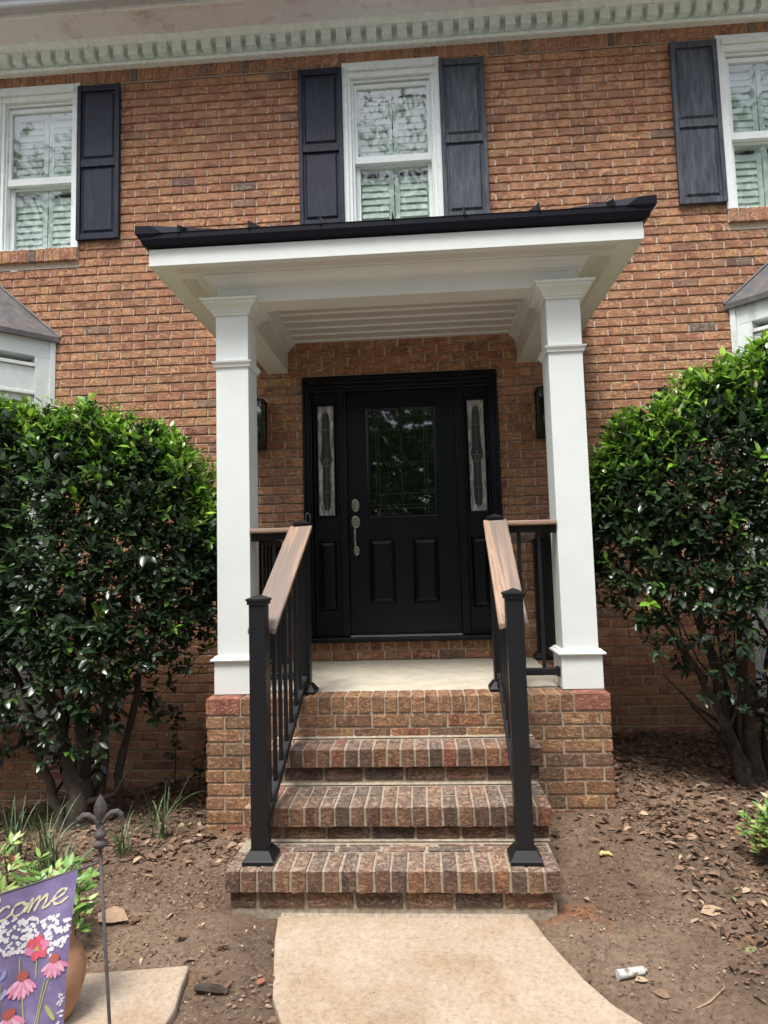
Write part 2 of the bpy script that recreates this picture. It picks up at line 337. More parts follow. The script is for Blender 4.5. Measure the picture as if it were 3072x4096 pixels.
def vnoise(x, y, f, seed):
    r = np.random.default_rng(seed); T = r.random((64, 64))
    X = x*f; Y = y*f; i = np.floor(X).astype(int); j = np.floor(Y).astype(int); a = X-i; b = Y-j
    a = a*a*(3-2*a); b = b*b*(3-2*b)
    g = lambda p, q: T[p % 64, q % 64]
    return (g(i, j)*(1-a)+g(i+1, j)*a)*(1-b)+(g(i, j+1)*(1-a)+g(i+1, j+1)*a)*b-.5
def gfull(x, y):
    z = gheight(x, y)
    return z+.03*vnoise(x, y, 1.7, 1)+.016*vnoise(x, y, 6, 2)+.011*vnoise(x, y, 17, 3)+.008*vnoise(x, y, 42, 4)
PATH_L = [(-.545, -2.33), (-.52, -2.5), (-.485, -2.67), (-.44, -2.88), (-.375, -3.02), (-.27, -3.2), (-.12, -3.42), (.12, -3.7), (.5, -4.05), (1.1, -4.45), (2.0, -4.9), (3.2, -5.3)]
PATH_R = [(.585, -2.33), (.62, -2.48), (.658, -2.60), (.714, -2.76), (.78, -2.9), (.87, -3.01), (1.0, -3.13), (1.25, -3.3), (1.6, -3.52), (2.1, -3.78), (2.8, -4.05), (3.8, -4.35)]
xs = np.unique(np.concatenate([np.array([-250, -120, -60, -30, -18, -12, -8, -6.5]), np.arange(-5.2, 5.21, .03), np.array([6.5, 8, 12, 18, 30, 60, 120, 250])]))
ys = np.unique(np.concatenate([np.array([-250, -120, -60, -30, -20, -14, -10, -8, -7]), np.arange(-6, .31, .03), np.array([3, 12, 40, 120, 250])]))
X, Y = np.meshgrid(xs, ys); Z = gfull(X, Y)
far = (np.abs(X) > 5.5) | (Y < -6.5) | (Y > .4); Z = np.where(far, gheight(X, Y), Z)
def inpath(X, Y):
    lx = np.interp(-Y, [-p[1] for p in PATH_L], [p[0] for p in PATH_L]); rx = np.interp(-Y, [-p[1] for p in PATH_R], [p[0] for p in PATH_R])
    return (Y < -2.25) & (Y > -6) & (X > lx-.0) & (X < rx+.0)
Z = np.where(inpath(X, Y), np.minimum(Z, -.85), Z)
slab_in = (X < -.80) & (X > -2.2) & (Y < -2.73) & (Y > -3.75); Z = np.where(slab_in, np.minimum(Z, -.86), Z)
nearR = (X > .6) & (X < 1.6) & (Y < -2.35) & (Y > -3.6); Z = np.where(nearR & ~inpath(X, Y), np.maximum(Z, -.812+.01*vnoise(X, Y, 20, 9)), Z)
lxx = np.interp(-Y, [-p[1] for p in PATH_L], [p[0] for p in PATH_L]); rxx = np.interp(-Y, [-p[1] for p in PATH_R], [p[0] for p in PATH_R])
edge_ = (Y < -2.2) & (Y > -6) & (((X > lxx-.10) & (X < lxx+.03)) | ((X < rxx+.07) & (X > rxx-.03))); Z = np.where(edge_, np.minimum(Z, -.818+.006*vnoise(X, Y, 30, 12)), Z)
nx_, ny_ = len(xs), len(ys)
me = bpy.data.meshes.new('ground')
V = np.stack([X.ravel(), Y.ravel(), Z.ravel()], 1)
idx = np.arange(nx_*ny_).reshape(ny_, nx_)
Fq = np.stack([idx[:-1, :-1].ravel(), idx[:-1, 1:].ravel(), idx[1:, 1:].ravel(), idx[1:, :-1].ravel()], 1)
me.from_pydata(V.tolist(), [], Fq.tolist()); me.materials.append(M_SOIL)
me.polygons.foreach_set('use_smooth', [True]*len(Fq))
ground = bpy.data.objects.new('ground', me); col.objects.link(ground)
tag(ground, 'brown clay soil of the front bed sloping along the house', 'ground', kind='structure')
m_ = MB(); m_.prism([(x, y) for x, y in PATH_L]+[(x, y) for x, y in reversed(PATH_R)], -.93, -.80)
tag(m_.build('path', M_PATH, bevel=.008, seg=2), 'sandy concrete path curving away from the bottom step', 'path', kind='structure')
m_ = MB(); m_.prism([(-30, -13.2), (30, -13.2), (30, -6.1), (-30, -6.1)], -1.1, -.80)  # unseen pale sheet, added to bounce light onto the eave and porch undersides
tag(m_.build('bounce_sheet', M_BOUNCE, bevel=.01), 'unseen pale concrete sheet added to bounce light up under the eaves', 'bounce_sheet', kind='structure')
m_ = MB(); m_.prism([(-.815, -2.70), (-1.25, -2.765), (-2.1, -2.80), (-2.1, -3.8), (-.76, -3.75), (-.78, -3.2), (-.775, -2.95), (-.80, -2.82)], -.93, -.795)
tag(m_.build('paving_slab', M_PATH, bevel=.01, seg=2), 'separate tan concrete slab left of the path under the flower pot', 'paving slab', kind='structure')

# ------------------------------------------------------------------ brick house
house = thing('brick_house', 'two-storey orange brick house with white windows and black shutters', 'house')
CH = .0771; BW = .2191; J = .0130
WIN = [(-3.58, -2.80, 3.64, 5.175), (-.425, .428, 3.64, 5.175), (2.775, 3.53, 3.64, 5.175)]
DOORO = (-.824, .8126, .15, 2.362)
OPEN = list(WIN)+[DOORO, (-.84, .83, .0, .15)]
SILLS = [(-3.56, -2.80, 3.52, 3.64), (-.44, .44, 3.52, 3.64), (2.777, 3.55, 3.52, 3.64)]
XW0, XW1 = -6.0, 6.0; ZTOP = 5.175
def ranges(z0, z1, ops, a=XW0, b=XW1):
    segs = [(a, b)]
    for (p, q, r, s) in ops:
        if r < z1-.012 and s > z0+.012:
            ns = []
            for (u, v) in segs:
                if q <= u or p >= v: ns.append((u, v)); continue
                if p > u: ns.append((u, p))
                if q < v: ns.append((q, v))
            segs = ns
    return segs
wb = MB(); wm = MB()
k = 0; z = 2.615-CH*52
while z < ZTOP:
    z1 = min(z+CH, ZTOP)
    segs = ranges(z, z1, OPEN+SILLS)
    off = (BW/2 if k % 2 else 0)+random.uniform(-.006, .006)
    for (u, v) in segs:
        i0 = math.floor((u-off-.02)/BW)-1; x = off+i0*BW
        while x < v:
            a = max(x+J/2, u+.002); b = min(x+BW-J/2, v-.002)
            if b-a > .022 and z1-z > .03:
                yy = -.004+random.uniform(-.0018, .0018)
                wb.box(a, b, yy, .03, z+J*.35, z1-J*.65, bc(), 0, .0012)
            x += BW
    for (u, v) in ranges(z, z1, OPEN):
        za, zb_ = z+J*.35, z1-J*.65
        wm.quad((u, .016, z), (v, .016, z), (v, .016, za+.001), (u, .016, za+.001)); wm.quad((u, .005, za), (v, .005, za), (v, .005, zb_), (u, .005, zb_)); wm.quad((u, .0, zb_), (v, .0, zb_), (v, .016, z1), (u, .016, z1)); wm.quad((u, .005, zb_-.0005), (v, .005, zb_-.0005), (v, 0, zb_), (u, 0, zb_))
    z += CH; k += 1
x = XW0
while x < XW1:      # soldier course under the eave
    wb.box(x+.005, x+.073-.005, -.004, .03, ZTOP+.004, 5.36, (random.random()*.55, random.random(), random.random()), 0, .001); x += .073
wm.quad((XW0, .007, ZTOP), (XW1, .007, ZTOP), (XW1, .007, 5.4), (XW0, .007, 5.4))
for (a, b, c, d) in SILLS:
    x = a
    while x < b-.03: wb.box(x+.004, min(x+.077, b)-.004, -.035, .05, c+.004, d-.002, bc(), 0, .0015); x += .077
    wm.box(a+.003, b-.003, -.026, .04, c+.006, d-.006)
for i in range(16):   # rowlock headers and stretchers under the door sill
    x = -.84+i*.107; wb.box(x+.006, min(x+.101, .83), -.004, .05, .078, .145, bc(), 0, .0015)
x = -.84
while x < .83: wb.box(x+.005, min(x+BW-.006, .83), -.004, .03, .004, .070, bc(), 0, .0015); x += BW
wm.quad((-.84, .006, 0), (.83, .006, 0), (.83, .006, .15), (-.84, .006, .15))
# reveals behind openings so no light leaks
for (a, b, c, d) in WIN+[DOORO]:
    wm.quad((a, .007, c), (a, .20, c), (a, .20, d), (a, .007, d)); wm.quad((b, .20, c), (b, .007, c), (b, .007, d), (b, .20, d)); wm.quad((a, .007, d), (a, .2, d), (b, .2, d), (b, .007, d))
wm.quad((XW1, .007, -1.4), (XW1, 6, -1.4), (XW1, 6, 5.4), (XW1, .007, 5.4)); wm.quad((XW0, 6, -1.4), (XW0, .007, -1.4), (XW0, .007, 5.4), (XW0, 6, 5.4)); wm.quad((XW1, 6, -1.4), (XW0, 6, -1.4), (XW0, 6, 5.4), (XW1, 6, 5.4))
wall = wm.build('wall', M_MORTAR, house)
wb.build('brickwork', M_BRICK, wall, bevel=.0025, attr='bc')

# eave: frieze board, dentils, soffit, fascia, gutter, main roof
EV = part('eave', house)
m_ = MB(); m_.box(XW0, XW1, -.045, .03, 5.29, 5.46); m_.sweep([(XW0, -.045, 0, -1), (XW1, -.045, 0, -1)], [(.001, 5.285), (.02, 5.287), (.026, 5.30), (.022, 5.315), (.004, 5.325)])
m_.sweep([(XW0, -.045, 0, -1), (XW1, -.045, 0, -1)], [(.0, 5.425), (.085, 5.427), (.088, 5.436), (.10, 5.445), (.125, 5.456), (.13, 5.465)])
m_.build('frieze_board', M_OLDG, EV)
m_ = MB(); x = -3.45-.133*19
while x < XW1: m_.box(x-.043, x+.043, -.125, -.04, 5.335, 5.428, j=.0015); x += .1325
m_.build('dentil_moulding', M_OLDG, EV, bevel=.006, seg=2)
m_ = MB(); m_.box(XW0, XW1, -.44, -.045, 5.466, 5.48); 
m_.box(-2.04, -1.60, -.235, -.11, 5.458, 5.465); m_.box(-.9, -.42, -.235, -.11, 5.458, 5.465)
m_.build('soffit', M_SOFF, EV, bevel=.002)
m_ = MB(); m_.box(XW0, XW1, -.47, -.44, 5.43, 5.60); m_.build('fascia_board', M_OLDW, EV, bevel=.004)
m_ = MB(); m_.sweep([(XW0, -.472, 0, -1), (XW1, -.472, 0, -1)], [(0, 5.462), (.075, 5.455), (.085, 5.47), (.09, 5.50), (.115, 5.53), (.125, 5.56), (.125, 5.58), (.11, 5.582), (.11, 5.56), (0, 5.55)])
m_.build('gutter', simple('grey_gutter', (.45, .47, .48), .45, .5, nz=.08, ns=8), EV, smooth=False)
m_ = MB(); m_.hexa([(XW0-.2, -.62, 5.59), (XW1+.2, -.62, 5.59), (XW1+.2, 3, 7.2), (XW0-.2, 3, 7.2), (XW0-.2, -.62, 5.62), (XW1+.2, -.62, 5.62), (XW1+.2, 3, 7.25), (XW0-.2, 3, 7.25)])
m_.box(XW0, XW1, -.43, 6, 5.485, 5.5); m_.build('roof', simple('roof_shingle', (.09, .085, .08), .9, .2, nz=.4, ns=60), house)

# windows
def window(x0, x1, z0, z1, gx0, gx1, label):
    w = part('window', house); w['label'] = label
    m_ = MB(); zt = z1+.01
    # casing: stepped surround
    for (a, b, y0, y1) in ((x0, x0+.045, -.02, .10), (x1-.045, x1, -.02, .10)): m_.box(a, b, y0, y1, z0, zt)
    m_.box(x0+.0455, x0+.075, -.008, .10, z0, zt-.14); m_.box(x1-.075, x1-.0455, -.008, .10, z0, zt-.14)
    m_.box(x0+.0455, x1-.0455, -.018, .1, zt-.045, zt); m_.box(x0+.0455, x1-.0455, -.035, .1, zt-.085, zt-.0455); m_.box(x0+.0455, x1-.0455, -.012, .1, zt-.1395, zt-.0855)
    m_.box(x0+.0755, gx0-.028, .012, .10, z0, zt-.1405); m_.box(gx1+.028, x1-.0755, .012, .10, z0, zt-.1405)
    m_.box(x0+.0755, x1-.0755, .016, .10, zt-.165, zt-.141)
    m_.box(x0+.0755, x1-.0755, -.01, .10, z0, z0+.012)
    m_.build('frame', M_OLDW, w, bevel=.003)
    zm = 4.30
    m_ = MB(); y0, y1 = .03, .065   # upper sash
    a, b = gx0-.0275, gx1+.0275
    m_.box(a, gx0, y0, y1, zm+.035, z1-.17); m_.box(gx1, b, y0, y1, zm+.035, z1-.17); m_.box(gx0, gx1, y0, y1, 4.965, z1-.17); m_.box(a, b, y0-.006, y1, zm-.03, zm+.035)
    m_.build('upper_sash', M_OLDW, w, bevel=.002)
    m_ = MB(); y0, y1 = .07, .1
    m_.box(a, gx0+.012, y0, y1, z0+.0125, zm-.031); m_.box(gx1-.004, b, y0, y1, z0+.0125, zm-.031); m_.box(gx0+.012, gx1-.004, y0, y1, z0+.0125, z0+.028); m_.box(gx0+.012, gx1-.004, y0, y1, zm-.045, zm-.031)
    m_.build('lower_sash', M_OLDW, w, bevel=.002)
    m_ = MB(); m_.quad((gx0, .048, zm+.035), (gx1, .048, zm+.035), (gx1, .048, 4.965), (gx0, .048, 4.965)); m_.quad((gx0+.012, .085, z0+.028), (gx1-.004, .085, z0+.028), (gx1-.004, .085, zm-.045), (gx0+.012, .085, zm-.045)); m_.build('pane', M_GLASS, w)
    # plantation shutters behind the glass
    xc = (gx0+gx1)/2
    m_ = MB(); Y0, Y1 = .115, .14
    for (p, q) in ((gx0-.03, xc-.004), (xc+.004, gx1+.03)):
        m_.box(p, p+.045, Y0, Y1, z0, z1-.1); m_.box(q-.045, q, Y0, Y1, z0, z1-.1); m_.box(p+.045, q-.045, Y0, Y1, z0, z0+.05); m_.box(p+.045, q-.045, Y0, Y1, 4.235, 4.32); m_.box(p+.045, q-.045, Y0, Y1, z1-.21, z1-.1)
        zz = z0+.05
        while zz < z1-.27:
            if not (4.16 < zz < 4.315):
                m_.hexa([(p+.046, .108, zz+.001), (q-.046, .108, zz+.001), (q-.046, .116, zz-.0), (p+.046, .116, zz-.0), (p+.046, .124, zz+.070), (q-.046, .124, zz+.070), (q-.046, .131, zz+.069), (p+.046, .131, zz+.069)])
            zz += .062
    m_.build('plantation_shutter', M_SHINT, w, bevel=.002)
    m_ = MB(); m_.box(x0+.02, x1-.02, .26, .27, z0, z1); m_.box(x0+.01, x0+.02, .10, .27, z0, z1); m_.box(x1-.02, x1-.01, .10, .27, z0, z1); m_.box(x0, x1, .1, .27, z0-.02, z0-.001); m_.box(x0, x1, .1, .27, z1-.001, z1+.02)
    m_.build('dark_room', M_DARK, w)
window(*WIN[0], -3.46, -2.855, 'left upstairs window with bright streaky reflections')
window(*WIN[1], -.300, .312, 'middle upstairs window above the porch roof')
window(*WIN[2], 2.895, 3.41, 'right upstairs window cut by the picture edge')

# exterior shutters
def shutter(x, mt, label):
    w, z0, z1, d = .388, 3.694, 5.136, .036
    o = part('window_shutter', house); o['label'] = label
    y0 = -.046; m_ = MB(); st = .036
    zr = [(z0, z0+.052), (4.365, 4.432), (z1-.058, z1)]
    m_.box(x, x+st, y0, y0+d, z0, z1); m_.box(x+w-st, x+w, y0, y0+d, z0, z1)
    for a, b in zr: m_.box(x+st, x+w-st, y0+.004, y0+d, a, b)
    m_.build('frame', mt, o, bevel=.003)
    for a, b in ((zr[0][1], zr[1][0]), (zr[1][1], zr[2][0])):
        m_ = MB(); xa, xb = x+st, x+w-st
        m_.box(xa, xb, y0+.020, y0+d-.002, a, b)
        i1 = .018; i2 = .034
        m_.hexa([(xa+i1, y0+.0198, a+i1), (xb-i1, y0+.0198, a+i1), (xb-i1, y0+.0198, b-i1), (xa+i1, y0+.0198, b-i1), (xa+i2, y0+.008, a+i2), (xb-i2, y0+.008, a+i2), (xb-i2, y0+.008, b-i2), (xa+i2, y0+.008, b-i2)])
        m_.build('raised_panel', mt, o)
    for zz in (z0+.12, z0+.72, z1-.12):
        for xx in (x+st/2, x+w-st/2): m_ = MB(); m_.tube([(xx, y0+.002, zz), (xx, y0-.004, zz)], .006, 8); m_.build('screw', mt, o)
shutter(-2.8094, M_SHUT, 'black shutter right of the left upstairs window')
shutter(-.8124, M_SHUT, 'black shutter left of the middle window')
shutter(.4273, M_SHUT2, 'chalky faded shutter right of the middle window')
shutter(2.3857, M_SHUT2, 'chalky faded shutter at the right upstairs window')

# front door with sidelights
m_ = MB(); FD = part('door_frame', house)
for sx in (-1, 1):
    xo = .824 if sx < 0 else .8126
    def bx(a, b, y0, y1, z0, z1):
        a, b = sorted((sx*a, sx*b)); m_.box(a, b, y0, y1, z0, z1)
    bx(xo-.018, xo, -.022, .09, .19, 2.362); bx(xo-.052, xo-.0185, -.008, .09, .19, 2.325); bx(xo-.07, xo-.0525, .006, .09, .19, 2.29)
    bx(.530, xo-.0705, .055, .09, .19, .40-.012) if False else None
    bx(.460, .525, .012, .1, .19, 2.245); bx(.525, .535, .026, .1, .19, 2.235)
m_.box(-.8055, .794, -.026, .09, 2.330, 2.362); m_.box(-.77, .76, -.034, .09, 2.302, 2.3295); m_.box(-.77, .76, -.012, .09, 2.27, 2.3015); m_.box(-.753, .742, .004, .09, 2.246, 2.2695)
m_.build('casing', M_DOOR, FD, bevel=.003)
m_ = MB(); m_.box(-.835, .825, -.055, .1, .15, .186); m_.build('sill', M_DOOR, FD, bevel=.006, seg=2)
m_ = MB(); m_.box(-.457, .457, -.02, .058, .1865, .200); m_.build('threshold', simple('aluminium', (.5, .5, .48), .35, .5, metal=.9), FD, bevel=.003)
def panel(m_, xa, xb, za, zb, y, up=True):
    # moulded raised panel on plane y, facing -y
    i = [0, .010, .022, .045]; d = [0, -.007, .006, .000 if not up else -.003]
    prev = None
    for k in range(4):
        q = [(xa+i[k], y+d[k], za+i[k]), (xb-i[k], y+d[k], za+i[k]), (xb-i[k], y+d[k], zb-i[k]), (xa+i[k], y+d[k], zb-i[k])]
        if prev: 
            for e in range(4): m_.quad(prev[e], prev[(e+1) % 4], q[(e+1) % 4], q[e])
        prev = q
    m_.quad(*prev)
def slab_with_holes(m_, x0, x1, z0, z1, y, t, holes):
    # front face tiles around rectangular holes
    xs_ = sorted({x0, x1, *[h[0] for h in holes], *[h[1] for h in holes]}); zs_ = sorted({z0, z1, *[h[2] for h in holes], *[h[3] for h in holes]})
    for a, b in zip(xs_, xs_[1:]):
        for c, d in zip(zs_, zs_[1:]):
            if any(h[0] <= a and h[1] >= b and h[2] <= c and h[3] >= d for h in holes): continue
            m_.quad((a, y, c), (b, y, c), (b, y, d), (a, y, d))
door = part('front_door', house)
m_ = MB(); lp = [(-.296, -.075, .448, .992), (.067, .287, .448, .992)]; gh = (-.297, .297, 1.162, 2.105)
slab_with_holes(m_, -.457, .457, .200, 2.244, .055, .04, lp+[gh])
for a in lp: panel(m_, *a, .055)
m_.build('door_slab', M_DOOR, door)
def gframe(m_, xa, xb, za, zb, w, y):
    pr = [(0, y), (.004, y-.012), (w*.5, y-.016), (w*.8, y-.008), (w, y-.006), (w, y+.01)]; prev = None
    for i, yy in pr:
        q = [(xa+i, yy, za+i), (xb-i, yy, za+i), (xb-i, yy, zb-i), (xa+i, yy, zb-i)]
        if prev:
            for e in range(4): m_.quad(prev[e], prev[(e+1) % 4], q[(e+1) % 4], q[e])
        prev = q
m_ = MB(); gframe(m_, *gh, .027, .055); m_.build('glass_frame', M_DOOR, door)
m_ = MB(); m_.quad((-.27, .062, 1.189), (.27, .062, 1.189), (.27, .062, 2.078), (-.27, .062, 2.078)); m_.build('door_glass', M_DGLASS, door)
def came(m_, pts, r=.0022, y=.0605): m_.tube([(x, y, z) for x, z in pts], r, 5)
m_ = MB()
for x in (-.215, -.19, .19, .215): came(m_, [(x, 1.19), (x, 2.078)], .0018)
for z_ in (1.24, 1.27, 1.365, 1.63, 1.91, 2.02): came(m_, [(-.27, z_), (-.06 if z_ == 1.63 else .27, z_)], .0018)
came(m_, [(.06, 1.63), (.27, 1.63)], .0018)
came(m_, [(0, 1.73), (.06, 1.63), (0, 1.53), (-.06, 1.63), (0, 1.73)]); came(m_, [(0, 1.685), (.03, 1.63), (0, 1.575), (-.03, 1.63), (0, 1.685)])
came(m_, [(0, 1.405), (.024, 1.365), (0, 1.325), (-.024, 1.365), (0, 1.405)]); came(m_, [(0, 1.95), (.024, 1.91), (0, 1.87), (-.024, 1.91), (0, 1.95)])
came(m_, [(0, 1.19), (0, 1.325)], .0018); came(m_, [(0, 1.405), (0, 1.53)], .0018); came(m_, [(0, 1.73), (0, 1.87)], .0018); came(m_, [(0, 1.95), (0, 2.078)], .0018)
m_.build('leading', M_CAME, door)
m_ = MB(); m_.box(-.012, .010, .036, .040, 1.93, 2.244); m_.build('wreath_hanger', M_BLACK, door)
def oval(m_, cx, cz, rx, rz, y0, y1, seg=24):
    o = len(m_.v)
    for y, s in ((y0, 1), (y1+.002, 1), (y1, .86)):
        for k in range(seg): a = 2*math.pi*k/seg; m_.v.append((cx+rx*s*math.cos(a), y, cz+rz*s*math.sin(a)))
    for i in range(2):
        for k in range(seg): a = o+i*seg+k; b = o+i*seg+(k+1) % seg; m_.face((a, b, b+seg, a+seg))
    m_.face([o+2*seg+k for k in range(seg)])
m_ = MB(); oval(m_, -.400, 1.275, .033, .052, .055, .045); oval(m_, -.400, 1.275, .020, .020, .046, .034); m_.box(-.402, -.398, .032, .036, 1.268, 1.282)
m_.build('deadbolt', M_NICK, door, smooth=False)
m_ = MB(); oval(m_, -.402, 1.135, .037, .052, .055, .045); oval(m_, -.400, .895, .025, .038, .055, .047); m_.box(-.408, -.394, -.005, .045, 1.118, 1.126)
m_.tube([(-.402, .045, 1.10), (-.402, .012, 1.095), (-.403, -.005, 1.07), (-.404, -.006, 1.03), (-.405, -.002, .97), (-.403, .010, .925), (-.401, .022, .905), (-.400, .045, .90)], [.009, .009, .010, .013, .010, .009, .009, .011], 10)
m_.build('door_handle', M_NICK, door, smooth=False)
def sidelight(cx, label):
    o = part('sidelight', house); o['label'] = label
    x0, x1 = cx-.107, cx+.107; gx0, gx1 = cx-.067, cx+.067; y = .055
    m_ = MB(); lp = [(cx-.077, cx+.077, .402, .988)]; g = (gx0-.018, gx1+.018, 1.18, 2.153)
    slab_with_holes(m_, x0, x1, .186, 2.246, y, .04, lp+[g]); panel(m_, *lp[0], y); gframe(m_, g[0], g[1], g[2], g[3], .018, y)
    m_.build('side_panel', M_DOOR, o)
    m_ = MB(); m_.quad((gx0, .066, 1.198), (gx1, .066, 1.198), (gx1, .066, 2.135), (gx0, .066, 2.135)); m_.build('art_glass', M_MARB, o)
    # dark centre shape with leading
    prof = [(1.235, .012), (1.26, .028), (1.32, .035), (1.40, .036), (1.50, .034), (1.58, .032), (1.63, .036), (1.67, .052), (1.675, .056), (1.69, .050), (1.74, .042), (1.85, .036), (1.95, .034), (2.02, .033), (2.06, .026), (2.09, .010)]
    m_ = MB(); n_ = len(prof); o0 = len(m_.v)
    for z_, w in prof: m_.v += [(cx-w, .0645, z_), (cx+w, .0645, z_)]
    for i in range(n_-1): a = o0+2*i; m_.face((a, a+1, a+3, a+2))
    m_.build('dark_glass', M_DGL2, o)
    m_ = MB()
    came(m_, [(cx-w, z_) for z_, w in prof], .0018, .063); came(m_, [(cx+w, z_) for z_, w in prof], .0018, .063)
    came(m_, [(cx, 1.235), (cx, 1.62)], .0014, .063); came(m_, [(cx, 1.68), (cx, 2.09)], .0014, .063)
    for z_ in (1.40, 1.672, 1.93): came(m_, [(gx0, z_), (gx1, z_)], .0016, .063)
    for s in (-1, 1): came(m_, [(cx+s*.052, 1.672), (cx+s*.045, 1.64), (cx+s*.025, 1.618), (cx, 1.612)], .002, .0625); came(m_, [(cx, 1.70), (cx+s*.013, 1.67), (cx+s*.012, 1.635), (cx, 1.612)], .002, .0625)
    for zz in (1.232, 2.098): came(m_, [(cx+.011*math.cos(t*math.pi/6), zz+.011*math.sin(t*math.pi/6)) for t in range(13)], .003, .0625)
    m_.build('leading', M_CAME2, o)
M_DGL2 = simple('dark_textured_glass', (.035, .037, .034), .12, .6, nz=.3, ns=90, nb=.5)
sidelight(-.640, 'left sidelight with marbled leaded glass'); sidelight(.632, 'right sidelight with marbled leaded glass')
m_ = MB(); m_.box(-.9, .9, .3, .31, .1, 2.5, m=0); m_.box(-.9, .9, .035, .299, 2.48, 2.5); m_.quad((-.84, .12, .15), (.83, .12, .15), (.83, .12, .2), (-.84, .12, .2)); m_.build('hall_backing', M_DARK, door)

# bay windows at both edges of the picture
def bay(xw, s, label):
    # face leaves the wall at 45 degrees, then a front face parallel to the wall
    b_ = part('bay_window', house); b_['label'] = label
    L = .62; c = math.cos(math.pi/4)
    ux, uy = s*c, -c          # along the angled face
    nx, ny = -s*c, -c         # outward normal
    W2 = 1.25
    def P3(t, d, z): return (xw+ux*t+nx*d, uy*t+ny*d, z)
    def bx(m_, t0, t1, d0, d1, z0, z1):
        a = [P3(t0, d1, z0), P3(t1, d1, z0), P3(t1, d0, z0), P3(t0, d0, z0)]
        b = [(p[0], p[1], z1) for p in a]
        if s < 0: a = a[::-1]; b = b[::-1]
        m_.hexa(a+b)
    zt = 2.80; zb = -.45
    m_ = MB()
    bx(m_, 0, .045, -.2, .012, zb, zt); bx(m_, .0455, L, -.2, 0, zt-.16, zt-.0); bx(m_, .0455, .16, -.2, 0, zb, zt-.161)
    bx(m_, L-.09, L, -.2, 0, zb, zt-.161); bx(m_, .161, L-.091, -.2, -.012, 2.33, 2.54); bx(m_, .161, L-.091, -.2, .003, 2.545, 2.575); bx(m_, .161, L-.091, -.2, .003, 2.30, 2.325)
    bx(m_, .161, L-.091, -.2, 0, zb, .55)
    # front face (parallel to the wall)
    fx = xw+ux*L; fy = uy*L; a, b = sorted((fx, fx+s*W2))
    m_.box(a, b, fy, fy+.2, zt-.3, zt); m_.box(a, b, fy+.003, fy+.2, zb, .55)
    for q in (0, .45, .9, 1.17): aa, bb = sorted((fx+s*q, fx+s*(q+.08))); m_.box(aa, bb, fy-.004, fy+.19, .551, zt-.301)
    m_.build('bay_trim', M_OLDW, b_, bevel=.003)
    m_ = MB(); bx(m_, .161, .20, -.15, -.02, .551, 2.299); bx(m_, L-.13, L-.092, -.15, -.02, .551, 2.299); bx(m_, .201, L-.131, -.15, -.02, 2.24, 2.299); bx(m_, .201, L-.131, -.15, -.02, .551, .60); bx(m_, .201, L-.131, -.15, -.03, 1.40, 1.45)
    m_.build('sash', M_OLDW, b_, bevel=.002)
    m_ = MB(); p, q = .201, L-.131
    m_.quad(P3(p, -.06, .60), P3(q, -.06, .60), P3(q, -.06, 2.24), P3(p, -.06, 2.24)); m_.quad((a, fy+.06, .55), (b, fy+.06, .55), (b, fy+.06, zt-.3), (a, fy+.06, zt-.3)); m_.build('pane', M_GLASS, b_)
    m_ = MB(); m_.quad(P3(.1, -.19, .5), P3(L, -.19, .5), P3(L, -.19, 2.5), P3(.1, -.19, 2.5)); m_.quad((a, fy+.21, .5), (b, fy+.21, .5), (b, fy+.21, 2.6), (a, fy+.21, 2.6)); m_.build('dark_room', simple('pale_bay_room', (.2, .22, .21), .9, .1), b_)
    # roof: eave overhang .05, rises to the wall
    rise = .62; e = .045
    p0 = (xw-s*e, -.005, zt+.03); p1 = (xw+ux*L+nx*e*.7-s*0, uy*L-e, zt+.03); p2 = (xw+ux*L+s*W2, uy*L-e, zt+.03)
    t1 = (xw+s*.62, -.005, zt+rise); t2 = (xw+s*1.9, -.005, zt+rise)
    def dn(p, k): return (p[0], p[1], p[2]-k)
    m_ = MB()
    m_.quad(p0, p1, t1, t1) if False else None
    o = len(m_.v); m_.v += [p0, p1, t1, p2, t2, dn(p0, .045), dn(p1, .045), dn(p2, .045), (xw+s*.01, 0, zt-.01), (xw+ux*L, uy*L, zt-.01), (xw+ux*L+s*W2, uy*L, zt-.01)]
    for f in ((0, 1, 2), (1, 3, 4, 2), (5, 6, 1, 0), (6, 7, 3, 1), (8, 9, 6, 5), (9, 10, 7, 6)): m_.face([o+i for i in (f if s < 0 else f[::-1])])
    m_.build('bay_roof', M_BAYR, b_)
    m_ = MB(); m_.tube([p0, ((p0[0]+t1[0])/2, -.012, (p0[2]+t1[2])/2+.0), t1], .014, 6); m_.tube([p1, t1], .014, 6); m_.build('roof_flashing', M_BAYR, b_)
bay(-3.0, -1, 'white panelled bay window at the left edge'); bay(2.737, 1, 'white panelled bay window at the right edge')

# ------------------------------------------------------------------ front porch
porch = thing('front_porch', 'raised brick porch with two white square columns and hipped black metal roof', 'porch')
PXL, PXR, PY = -1.156, 1.199, -1.504
pm = MB(); pb = MB(); RL = .0972
pm.box(PXL+.008, PXR-.008, PY+.008, .0, -1.1, -.006)
